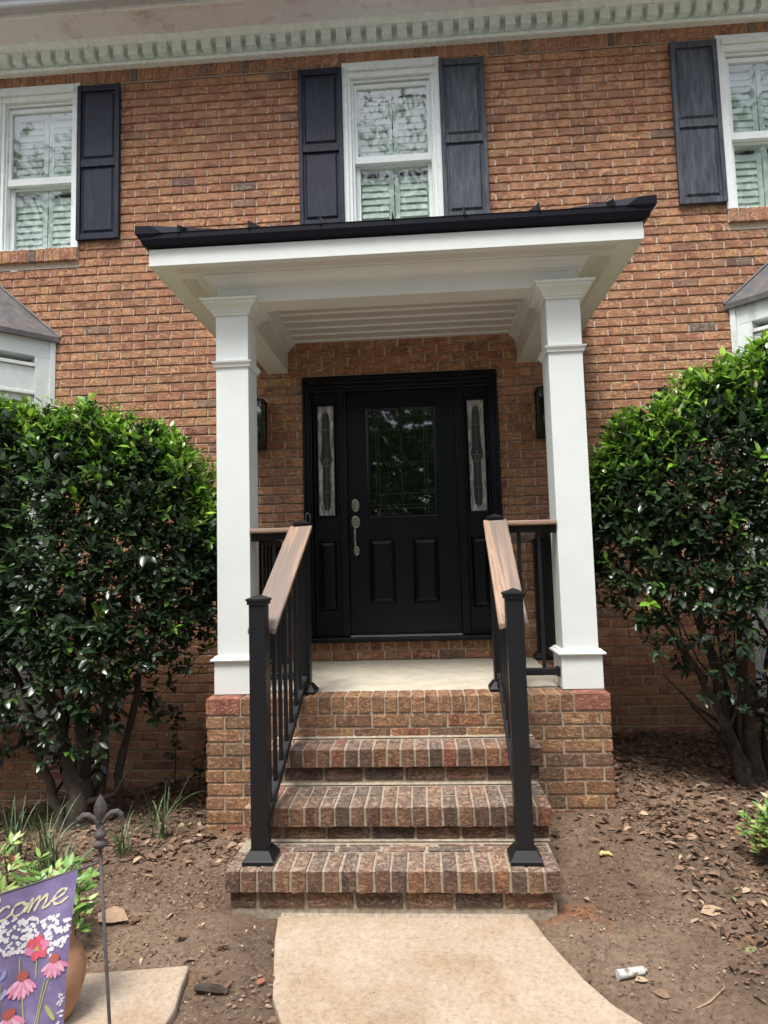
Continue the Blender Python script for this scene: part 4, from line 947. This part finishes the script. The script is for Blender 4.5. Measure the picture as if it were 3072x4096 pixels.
bush('tall glossy holly bush right of the porch with bright new growth on top', [(1.26, 1.12, .58, .15), (1.36, 1.38, .44, .3), (1.5, 1.54, .26, .42), (1.7, 1.66, .08, .52), (1.95, 1.80, -.14, .58), (2.2, 1.94, -.36, .6), (2.5, 2.06, -.42, .62), (3.0, 2.12, -.45, .62), (3.4, 2.1, -.45, .6)], 2.3, -1.0, RS, 8, 6400, 1)

def nandina(label, stems, seed, tmax=.9):
    r = np.random.default_rng(seed); root = thing('nandina_plant', label, 'shrub'); pos = []; dr = []; up = []; ln = []; wd = []; tn = []; tw = MB()
    for (x, y, z0, h, sp) in stems:
        b = np.array([x, y, z0]); tip = b+np.array([r.normal(0, .03), r.normal(0, .03), h])
        tw.tube([tuple(b), tuple((b+tip)/2+r.normal(0, .008, 3)), tuple(tip)], [.005, .004, .002], 5, cap=False)
        for k in range(9):
            t = .45+.55*k/8; p = b+(tip-b)*t; an = k*2.4+r.uniform(0, 1); d = unit(np.array([math.cos(an), math.sin(an), .45+.5*t])); l_ = sp*r.uniform(.6, 1.1); q = p+d*l_
            tw.tube([tuple(p), tuple(q)], [.002, .0012], 4, cap=False)
            tt = r.uniform(.25, tmax)
            for j in range(7):
                a2 = r.uniform(0, 6.28); dd = unit(d*.8+np.array([math.cos(a2), math.sin(a2), r.uniform(-.5, .3)])*.8); L1 = r.uniform(.035, .065)
                pos.append(p+(q-p)*r.uniform(.4, 1)); dr.append(dd); up.append(unit(np.array([0, -.3, 1])+r.normal(0, .2, 3))); ln.append(L1); wd.append(L1*.36); tn.append(np.clip(tt+r.normal(0, .06), 0, 1) if r.random() > .04 else .98)
    leaves('foliage', pos, dr, up, np.array(ln), np.array(wd), tn, M_NAND, root, .8); tw.build('stems', M_BARK, root); return root
nandina('light green nandina behind the purple flag with a few pink leaves', [(-1.75, -2.42, -.84, .36, .09), (-1.62, -2.45, -.84, .30, .08), (-1.82, -2.5, -.84, .42, .09), (-1.50, -2.5, -.84, .26, .08), (-1.42, -2.48, -.84, .24, .07), (-1.7, -2.6, -.84, .3, .09), (-1.55, -2.62, -.84, .22, .08), (-1.9, -2.55, -.84, .35, .09), (-1.38, -2.6, -.84, .16, .06)], 4)
nandina('pale green nandina at the right edge of the bed', [(1.78, -2.02, -.72, .28, .09), (1.84, -1.98, -.72, .36, .09), (1.93, -2.05, -.72, .3, .1), (1.73, -2.06, -.73, .13, .08), (1.80, -2.12, -.72, .18, .09), (1.71, -1.98, -.72, .2, .08)], 5, .92)
# potted nandina leaves and terracotta pot
m_ = MB(); px_, py_ = -1.205, -3.02
m_.lathe([(.0, -.79), (.075, -.79), (.10, -.74), (.118, -.68), (.122, -.63), (.108, -.58), (.085, -.55), (.078, -.53), (.082, -.505), (.09, -.50), (.082, -.495), (.072, -.51), (.07, -.54), (.0, -.54)], px_, py_, 28)
tag(m_.build('terracotta_pot', M_TERRA, smooth=True), 'rounded terracotta pot on the slab behind the flag', 'pot')
nandina('leafy plant with long drooping green leaves growing in the terracotta pot', [(px_+.03, py_, -.55, .16, .10), (px_-.03, py_+.02, -.55, .20, .09), (px_+.05, py_-.03, -.55, .10, .12)], 6, .6)
# liriope tufts
def tuft(x, y, n, h, seed, label):
    r = np.random.default_rng(seed); z0 = float(gheight(x, y)); m_ = MB(); V = []; F = []; T = []
    for i in range(n):
        a = r.uniform(0, 6.28); L_ = h*r.uniform(.6, 1.15); lean = r.uniform(.25, .95); w = r.uniform(.0025, .0045); d = np.array([math.cos(a), math.sin(a)]); s = np.array([-d[1], d[0]])
        b = np.array([x, y])+r.normal(0, .02, 2); o = len(V); t_ = r.random()
        for k in range(8):
            t = k/7; rad = L_*lean*t**1.3*.9; zz = z0+L_*(t*1.15-.62*lean*t**2.6); ww = w*(1-t**2.5*.9)
            c = b+d*rad; V += [(c[0]-s[0]*ww, c[1]-s[1]*ww, zz), (c[0]+s[0]*ww, c[1]+s[1]*ww, zz+ww*.5)]; T += [t_, t_]
        for k in range(7): q = o+2*k; F += [(q, q+1, q+3), (q, q+3, q+2)]
    me = bpy.data.meshes.new('liriope_tuft'); me.from_pydata(V, [], F); me.materials.append(M_GRASS); at = me.color_attributes.new('tint', 'FLOAT_COLOR', 'POINT'); C = np.ones((len(V), 4)); C[:, :3] = np.array(T)[:, None]; at.data.foreach_set('color', C.ravel())
    o_ = bpy.data.objects.new('liriope_tuft', me); col.objects.link(o_); me.polygons.foreach_set('use_smooth', [True]*len(F)); return tag(o_, label, 'grass plant', 'grassy liriope tufts in the left bed')
for i, (x, y, n, h, lb) in enumerate([(-1.38, -1.60, 26, .34, 'tall arching grass tuft nearest the brick porch side'), (-1.52, -1.80, 22, .26, 'low grass tuft left of the tallest tuft'), (-1.85, -1.95, 30, .36, 'dense grass tuft just left of the black finial'), (-2.08, -1.85, 26, .36, 'grass tuft in front of the leftmost holly trunk'), (-1.66, -2.1, 24, .24, 'grass tuft directly behind the black finial rod'), (-2.3, -1.9, 20, .32, 'grass tuft farthest left above the nandina'), (-1.45, -2.35, 14, .14, 'small sparse grass tuft right of the finial rod')]): tuft(x, y, n, h, 20+i, lb)
# holly seedling by the wall
r = np.random.default_rng(77); root = thing('holly_seedling', 'thin spiky holly seedling against the wall left of the porch', 'plant'); m_ = MB(); pos = []; dr = []; up = []; ln = []
for (x, y, h, lx) in ((-1.72, -.55, .62, .03), (-1.48, -.75, .45, .10)):
    z0 = float(gheight(x, y))-.02; tip = (x+lx, y, z0+h); m_.tube([(x, y, z0), (x+lx*.3, y, z0+h*.5), tip], [.005, .004, .002], 5)
    for k in range(26):
        t = r.uniform(.35, 1); a = r.uniform(0, 6.28); pos.append((x+lx*t+r.normal(0, .03), y+r.normal(0, .03), z0+h*t+r.normal(0, .02))); dr.append((math.cos(a), math.sin(a)*.6, r.uniform(-.4, .3))); up.append((r.normal(0, .4), -.6, 1)); ln.append(r.uniform(.04, .06))
leaves('foliage', pos, dr, up, np.array(ln), np.array(ln)*.6, [.1]*len(pos), M_LEAF, root, 2.2); m_.build('stem', M_BARK, root)

# ------------------------------------------------------------------ leaf litter, chips and pebbles
r = np.random.default_rng(5); N = 64000
x = r.uniform(-4, 4, N*3); y = r.uniform(-4.4, -.02, N*3)
dens = np.full(N*3, .33)
dens = np.where((x > 1.2) & (y > -1.9), 1.0, dens)
dens = np.where((x > 1.05+.2*vnoise(x, y, 3, 8)) & (y < -1.9), np.clip((x-1.05)*2.0+(y+2.6)*.2, .3, 1), dens)
dens = np.where((x < -1.15) & (y > -2.35), .95, dens)
dens = np.where((x < -1.0) & (y <= -2.35), .6, dens)
dens = np.where((x > -1.25) & (x < -.6) & (y < -1.6) & (y > -2.3), .8, dens)
bad = ((x > PXL) & (x < PXR) & (y > PY-.02)) | ((x > -.83) & (x < .78) & (y > -2.42)) | inpath(x, y) | ((x < -.79) & (x > -2.1) & (y < -2.72) & (y > -3.8))
keep = (r.random(N*3) < dens) & ~bad; x = x[keep][:N]; y = y[keep][:N]; n = len(x)
z = gfull(x, y)+r.uniform(.002, .018, n)
big = r.random(n) < np.where((y > -1.9) | (x > 1.28), .24, .03); L_ = np.where(big, r.uniform(.03, .07, n), r.uniform(.006, .022, n)); a = r.uniform(0, 6.28, n)
D_ = np.stack([np.cos(a), np.sin(a), r.normal(0, .22, n)], 1); Uu = np.stack([r.normal(0, .38, n), r.normal(0, .38, n), np.ones(n)], 1)
t_ = np.clip(r.normal(.45, .24, n), 0, .93); t_ = np.where(r.random(n) < .006, 1.0, t_)
o = leaves('leaf_litter', np.stack([x, y, z], 1), D_, Uu, L_, L_*r.uniform(.25, .6, n), t_, M_LITT, None, 1.6)
tag(o, 'brown dry leaves and bark chips scattered over the soil', 'leaf litter', kind='stuff')
n = 2600; x = r.uniform(-1.6, 1.6, n*2); y = r.uniform(-4.2, -2.0, n*2); bad = ((x > -.82) & (x < .76) & (y > -2.40)) | inpath(x, y) | ((x < -.78) & (x > -2.1) & (y < -2.7))
x = x[~bad][:n]; y = y[~bad][:n]; n = len(x); z = gfull(x, y); nearp = r.random(n) < .1
m_ = MB(); V = []; F = []; T = []
ico = [(0, 0, 1), (.9, 0, .2), (.2, .85, .25), (-.8, .5, .1), (-.75, -.55, .2), (.25, -.9, .1), (0, 0, -.6)]; icf = [(0, 1, 2), (0, 2, 3), (0, 3, 4), (0, 4, 5), (0, 5, 1), (6, 2, 1), (6, 3, 2), (6, 4, 3), (6, 5, 4), (6, 1, 5)]
for i in range(n):
    s = r.uniform(.002, .006) if not nearp[i] else r.uniform(.006, .014); o_ = len(V); an = r.uniform(0, 6.28); ca, sa = math.cos(an), math.sin(an)
    for p in ico: q = (p[0]*r.uniform(.8, 1.3), p[1], p[2]*.7); V.append((x[i]+s*(q[0]*ca-q[1]*sa), y[i]+s*(q[0]*sa+q[1]*ca), z[i]+s*q[2]+s*.3))
    F += [tuple(o_+k for k in f) for f in icf]; T += [r.random()]*7
for i in range(26):      # larger river pebbles beside the path
    yy = r.uniform(-3.35, -2.72); lx = np.interp(-yy, [-p[1] for p in PATH_L], [p[0] for p in PATH_L])-abs(r.normal(.05, .06)); s = r.uniform(.010, .02); o_ = len(V); zz = float(gfull(lx, yy))
    for p in ico: V.append((lx+s*p[0]*1.2, yy+s*p[1], zz+s*p[2]*.7+s*.3))
    F += [tuple(o_+k for k in f) for f in icf]; T += [r.uniform(.4, 1)]*7
me = bpy.data.meshes.new('gravel'); me.from_pydata(V, [], F); me.materials.append(M_PEB); at = me.color_attributes.new('tint', 'FLOAT_COLOR', 'POINT'); C = np.ones((len(V), 4)); C[:, :3] = np.array(T)[:, None]; at.data.foreach_set('color', C.ravel())
o = bpy.data.objects.new('gravel', me); col.objects.link(o); tag(o, 'tiny stones and crumbs lying on the soil beside the path', 'gravel', kind='stuff'); sm = o.modifiers.new('s', 'SUBSURF'); sm.levels = 0; sm.render_levels = 1

# small separate objects on the ground
def gz(x, y): return float(gfull(np.array(x), np.array(y)))
m_ = MB(); a = Vector((.835, -2.755, -.785)); b = Vector((.955, -2.715, -.790)); m_.tube([a, a+(b-a)*.48, a+(b-a)*.49, a+(b-a)*.52, a+(b-a)*.53, a+(b-a)*.85, b], [.017, .016, .0145, .0145, .016, .015, .004], 14)
tag(m_.build('plastic_pipe_piece', simple('dirty_white_plastic', (.52, .5, .45), .5, .5, nz=.1, ns=60, wear=((.2, .14, .1), (1, 1, 1), 38, .52, .58)), smooth=False), 'broken white plastic pipe piece lying on soil right of the path', 'plastic piece')
m_ = MB(); z_ = gz(1.0, -1.93)+.012; m_.tube([(.99, -1.935, z_), (1.005, -1.925, z_+.006), (1.02, -1.93, z_+.005), (1.035, -1.925, z_+.004), (1.05, -1.945, z_)], [.007, .012, .009, .010, .004], 10)
tag(m_.build('root_piece', simple('yellow_root', (.55, .42, .17), .5, .4, nz=.2), smooth=True), 'small curled yellow root piece on bare soil right of the steps', 'root')
m_ = MB(); z_ = gz(-.68, -2.83)+.012; m_.tube([(-.75, -2.825, z_), (-.71, -2.83, z_+.006), (-.66, -2.835, z_+.004), (-.615, -2.84, z_)], [.010, .017, .018, .008], 7)
tag(m_.build('bark_chunk', M_BARK), 'dark bark chunk lying between the slab and the path', 'bark')
def one_leaf(name, x, y, ang, L1, w, tint, label, mt=M_LITT):
    o = leaves(name, [(x, y, gz(x, y)+.014)], [(math.cos(ang), math.sin(ang), .05)], [(.1, -.3, 1)], np.array([L1]), np.array([w]), [tint], mt, None, .5); tag(o, label, 'leaf')
one_leaf('fallen_leaf', -1.40, -2.30, -.35, .19, .10, .80, 'large flat tan leaf behind the finial rod')
one_leaf('fallen_leaf', -.52, -2.80, 1.0, .045, .022, .98, 'small red leaf beside the left path edge', M_NAND)
one_leaf('fallen_leaf', 1.36, -2.62, .4, .06, .028, 1.0, 'pale green fallen leaf on soil far right of the path')
one_leaf('fallen_leaf', 1.30, -2.36, .2, .11, .06, .86, 'curled tan oak leaf on soil below the right nandina')
m_ = MB(); m_.tube([(1.05, -2.90, gz(1.05, -2.9)+.008), (1.12, -2.87, gz(1.12, -2.87)+.014), (1.2, -2.80, gz(1.2, -2.8)+.012), (1.22, -2.74, gz(1.22, -2.74)+.01)], [.004, .004, .003, .002], 6)
tag(m_.build('fallen_twig', simple('twig_wood', (.3, .2, .13), .8, .2, nz=.2), smooth=True), 'thin bent brown twig on soil right of the white pipe', 'twig')

# ------------------------------------------------------------------ flag stand and flag
stand = thing('flag_stand', 'thin iron flag stand with a fleur-de-lis finial', 'flag stand')
rx, ry = -.646, -3.763; tilt = .0
m_ = MB(); m_.tube([(rx+.055, ry, -.86), (rx+.030, ry, -.35), (rx, ry, .095)], .0042, 8); 
bd = Vector((-.96, -.10, -.262)); m_.tube([(rx+.001, ry, .060), (rx-.02, ry-.003, .052), (rx-.045, ry-.005, .0445), (rx-.36, ry-.038, -.0415)], .0036, 8)
m_.build('rod', M_IRON, stand, smooth=True)
m_ = MB(); m_.lathe([(.0, .088), (.010, .090), (.017, .098), (.018, .104), (.012, .109), (.009, .113), (.013, .118), (.0155, .123), (.012, .129), (.008, .134), (.007, .14)], rx, ry, 18); m_.build('collar', M_IRON, stand, smooth=True)
fd = Vector((.94, .34, 0)); up_ = Vector((0, 0, 1)); nrm = Vector((-.34, .94, 0)); fb = Vector((rx, ry, 0))
m_ = MB(); sp_pts = [(.145, .004), (.16, .009), (.18, .0155), (.192, .0145), (.206, .008), (.218, .0008)]; o = len(m_.v)
for z_, w in sp_pts:
    for q in (fd*w, nrm*w*.6, -fd*w, -nrm*w*.6): m_.v.append(tuple(fb+q+up_*z_))
for i in range(len(sp_pts)-1):
    for k in range(4): a = o+i*4+k; b = o+i*4+(k+1) % 4; m_.face((a, b, b+4, a+4))
for s in (-1, 1):
    pts = [fb+fd*s*.004+up_*.138, fb+fd*s*.006+up_*.150, fb+fd*s*.013+up_*.161, fb+fd*s*.026+up_*.171, fb+fd*s*.038+up_*.172, fb+fd*s*.047+up_*.164, fb+fd*s*.049+up_*.150, fb+fd*s*.047+up_*.145]
    m_.tube(pts, [.0055, .006, .0062, .007, .0078, .0075, .006, .002], 8)
m_.build('finial', M_IRON, stand, smooth=False)
# flag cloth: F(u,v) u from the right edge 0..1, v downwards metres
FO = Vector((rx-.050, ry-.009, .0435)); FWD = .315; FH = .46
def FP(u, v, lift=0.):
    p = FO+bd*(u*FWD)+Vector((0, 0, -v)); sag = .012*math.sin(u*9+1.0)*min(1, v/.2)+.008*math.sin(u*4+v*9)
    n_ = Vector((bd.y, -bd.x, 0)); n_ = n_ if n_.dot(Vector(CAM)-p) > 0 else -n_
    p += n_*(sag+lift); p += bd*(v*.075*(1-u*.3)); return p
FM = {}
def fcol(name, c): FM[name] = len(FML); FML.append(simple(name, c, .8, .2, nz=.12, ns=40))
FML = []
m_, n, l, b = mat('purple_flag_cloth'); t = noise(n, l, obco(n), 9, 4, .6); rr_ = ramp(n, [(.3, (.13, .10, .21)), (.5, (.21, .17, .33)), (.7, (.34, .28, .48))]); l.new(t.outputs[0], rr_.inputs[0]); l.new(rr_.outputs[0], b.inputs['Base Color']); b.inputs['Roughness'].default_value = .85
FML.append(m_); FM['cloth'] = 0
fcol('flag_cream', (.70, .66, .46)); fcol('flag_white', (.82, .80, .84)); fcol('flag_poppy', (.72, .12, .17)); fcol('flag_pink', (.72, .26, .42)); fcol('flag_pale_pink', (.80, .45, .58)); fcol('flag_cone', (.45, .12, .09)); fcol('flag_green', (.46, .50, .18)); fcol('flag_lilac', (.42, .42, .75)); fcol('flag_hem', (.30, .22, .46))
fm = MB(); NU, NV = 26, 34; o = 0
for j in range(NV+1):
    for i in range(NU+1): fm.v.append(tuple(FP(i/NU, j/NV*FH)))
for j in range(NV):
    for i in range(NU): a = j*(NU+1)+i; fm.face((a, a+1, a+NU+2, a+NU+1), m=0)
def blob(u, v, ru, rv, c, k=10, lift=.0012, jit=.15, rot=0, rs=random):
    o = len(fm.v); fm.v.append(tuple(FP(u, v, lift)))
    for i in range(k):
        a = 2*math.pi*i/k; q = 1+rs.uniform(-jit, jit); du, dv = ru*q*math.cos(a), rv*q*math.sin(a); cu = du*math.cos(rot)-dv*math.sin(rot); cv = du*math.sin(rot)+dv*math.cos(rot)
        fm.v.append(tuple(FP(u+cu/FWD, v+cv, lift)))
    for i in range(k): fm.face((o, o+1+i, o+1+(i+1) % k), m=FM[c])
def stroke(pts, w, c, lift=.0014):
    o = len(fm.v); n_ = len(pts)
    for i, (u, v) in enumerate(pts):
        p, q = pts[max(0, i-1)], pts[min(n_-1, i+1)]; du, dv = (q[0]-p[0])*FWD, q[1]-p[1]; L1 = math.hypot(du, dv)+1e-6; ww = w[i] if isinstance(w, list) else w*(.55+.45*math.sin(math.pi*i/max(1, n_-1)))
        fm.v += [tuple(FP(u-dv/L1*ww/FWD, v+du/L1*ww, lift)), tuple(FP(u+dv/L1*ww/FWD, v-du/L1*ww, lift))]
    for i in range(n_-1): a = o+2*i; fm.face((a, a+1, a+3, a+2), m=FM[c])
def spline(P_, n=7):
    out = []
    for i in range(len(P_)-1):
        p0, p1, p2, p3 = P_[max(0, i-1)], P_[i], P_[i+1], P_[min(len(P_)-1, i+2)]
        for k in range(n):
            t = k/n; out.append(tuple(.5*((2*b)+(-a+c)*t+(2*a-5*b+4*c-d)*t*t+(-a+3*b-3*c+d)*t**3) for a, b, c, d in zip(p0, p1, p2, p3)))
    out.append(P_[-1]); return out
GL = {'e': [(0, .35), (.25, .42), (.55, .62), (.62, .85), (.45, 1.0), (.22, .8), (.15, .4), (.3, .08), (.55, .05), (.85, .3)],
      'm': [(-.05, .1), (.05, .6), (.18, .95), (.2, .5), (.12, 0), (.25, .6), (.5, .98), (.52, .5), (.42, 0), (.58, .6), (.85, .98), (.88, .5), (.82, .1), (.95, .05), (1.15, .3)],
      'o': [(.5, .95), (.2, .85), (.1, .4), (.3, .03), (.6, .15), (.72, .6), (.5, .95), (.62, .75), (.9, .7)],
      'c': [(.65, .8), (.5, .98), (.25, .85), (.1, .4), (.28, .05), (.55, .05), (.8, .3)],
      'l': [(0, .2), (.3, .8), (.45, 1.6), (.3, 1.8), (.18, 1.3), (.18, .3), (.3, .03), (.55, .3)],
      'W': [(-.1, 1.5), (.1, 1.75), (.2, 1.2), (.25, .2), (.3, .0), (.6, .8), (.75, 1.4), (.75, .5), (.82, 0), (1.1, .7), (1.3, 1.5), (1.45, 1.7)]}
adv = {'e': .72, 'm': 1.1, 'o': .78, 'c': .72, 'l': .42, 'W': 1.25}
sz = .033; word = 'Welcome'; total = sum(adv[c] for c in word)*sz*1.62; cur = .024+total
for ch in word:
    pts = spline(GL[ch]); stroke([((cur-(px2+.16*pz2)*sz*1.62)/FWD, (.060-pz2*sz*.92)+.0*(cur)) for px2, pz2 in pts], [.0012+.0021*abs(math.sin(i*.35)) for i in range(len(pts))], 'flag_cream'); cur -= adv[ch]*sz*1.62
rs = random.Random(4)
for i in range(330):        # clusters of small white blossom
    u = rs.uniform(.02, .97); v = rs.uniform(.072, .158)+.012*math.sin(u*9)
    if u < .1 and v < .10: continue
    for k in range(4): blob(u+rs.uniform(-.010, .010), v+rs.uniform(-.003, .003), .0034, .0030, 'flag_white', 6, .0011, .45, 0, rs)
for (u, v) in ((.03, .27), (.04, .285), (.05, .33), (.07, .345), (.09, .36), (.03, .31)):
    for k in range(6): blob(u+rs.uniform(-.02, .02), v+rs.uniform(-.008, .008), .003, .003, 'flag_white', 6, .0011, .4, 0, rs)
stems_ = [[(.27, .17), (.27, .22)], [(.42, .16), (.42, .20)], [(.12, .20), (.22, .30), (.26, .44)], [(.18, .22), (.28, .36), (.34, .455)], [(.40, .23), (.36, .34), (.38, .455)], [(.48, .30), (.5, .45)], [(.56, .21), (.55, .3)]]
for s_p in stems_: stroke(spline(s_p), .0018, 'flag_green')
for (u, v, L1, an) in ((.12, .30, .05, 2.2), (.2, .36, .06, 2.0), (.3, .40, .06, 1.9), (.15, .41, .07, 2.3), (.38, .33, .035, 1.2), (.5, .42, .05, 1.9), (.33, .44, .05, 2.4)): blob(u, v, L1/2, .006, 'flag_green', 12, .0016, .05, an)
# poppy
for a_ in range(6): an = a_*1.05+.3; blob(.27+math.cos(an)*.017/FWD, .147+math.sin(an)*.013, .018, .013, 'flag_poppy' if a_ % 3 else 'flag_pink', 12, .002, .12, an)
blob(.27, .149, .006, .006, 'flag_green', 8, .0026)
def cone(u, v, s, drop=1):
    for a_ in range(8): an = math.pi*(.18+.64*a_/7.); L1 = .026*s; blob(u+math.cos(an)*L1*.75/FWD, v+abs(math.sin(an))*L1*.75, L1*.55, .0042*s, 'flag_pink' if a_ % 2 else 'flag_pale_pink', 10, .0021, .08, an if drop else -an)
    blob(u, v-.003*s, .0105*s, .0085*s, 'flag_cone', 10, .0027, .08)
cone(.105, .182, 1.25); cone(.39, .212, 1.5); cone(.48, .29, 1.5)
for (u, v) in ((.58, .18), (.54, .19), (.60, .21), (.53, .235), (.61, .25), (.66, .2)): blob(u, v, .011, .0055, 'flag_lilac', 10, .0018, .1, 1.2)
stroke([(.03, .0), (.03, .12), (.03, .25), (.03, .459)], .0009, 'flag_hem', .0006)
fo = fm.build('garden_flag', FML, smooth=True); tag(fo, 'purple garden flag with cream lettering, white blossom, a red poppy and pink coneflowers', 'flag')

# ------------------------------------------------------------------ trees across the yard (seen mirrored in the glass)
def make_tree(h, cr, seed, nl, name, label, low):
    r = np.random.default_rng(seed); root = thing(name, label, 'tree', 'trees across the yard facing the house')
    m_ = MB(); m_.tube([(0, 0, -1.2), (.1, 0, h*.2), (-.1, .1, h*.5), (0, 0, h*.85)], [.32, .25, .17, .05], 10)
    cs = []
    for k in range(26):
        t = r.uniform(low, 1); a = r.uniform(0, 6.28); rad = cr*math.sqrt(max(.05, 1-((t-.55)/.55)**2))*r.uniform(.35, 1); c = np.array([rad*math.cos(a), rad*math.sin(a), h*t]); cs.append(c)
        if k % 2 == 0: m_.tube([(0, 0, h*t*.75), tuple(c*.5+np.array([0, 0, h*t*.4])), tuple(c)], [.09, .05, .015], 6)
    m_.build('trunk', M_BARK, root, smooth=True)
    P_ = np.concatenate([c+r.normal(0, cr*.24, (nl//26, 3)) for c in cs]); n = len(P_)
    leaves('crown', P_, r.normal(0, 1, (n, 3)), r.normal(0, 1, (n, 3))+[0, 0, 1], r.uniform(.14, .28, n), r.uniform(.09, .16, n), r.random(n), M_TREEL, root)
    return root
tl = 'tall leafy tree across the yard, mirrored in the window glass'
t0 = make_tree(17, 4.2, 31, 9000, 'leafy_tree', tl, .16)
def copy_tree(o, parent=None):
    c = o.copy(); col.objects.link(c); c.parent = parent
    for ch in [q for q in bpy.data.objects if q.parent == o]: copy_tree(ch, c)
    return c
t0.location = (-6.5, -14, -.9)
for (x, y, rz, s) in ((1.5, -16.5, 1.3, 1.05), (9, -14.5, 2.6, .95), (-14, -18, 4.0, 1.1), (16, -19, 5.1, 1.15), (-2.5, -24, .6, 1.3), (6, -25, 3.3, 1.3)):
    c = copy_tree(t0); c.location = (x, y, -.9); c.rotation_euler.z = rz; c.scale = (s, s, s)

# dense woodland behind the yard trees
r = np.random.default_rng(91); n = 16000
P_ = np.stack([r.uniform(-55, 55, n), r.uniform(-37, -31, n), -1+r.random(n)**1.2*11], 1)
o = leaves('woodland', P_, r.normal(0, 1, (n, 3))*[1, .35, 1], np.tile([0, 1., .25], (n, 1))+r.normal(0, .3, (n, 3)), r.uniform(.6, 1.1, n), r.uniform(.45, .75, n), r.random(n), M_TREEL)
tag(o, 'far green woodland across the road mirrored in the door glass', 'woodland', kind='stuff')
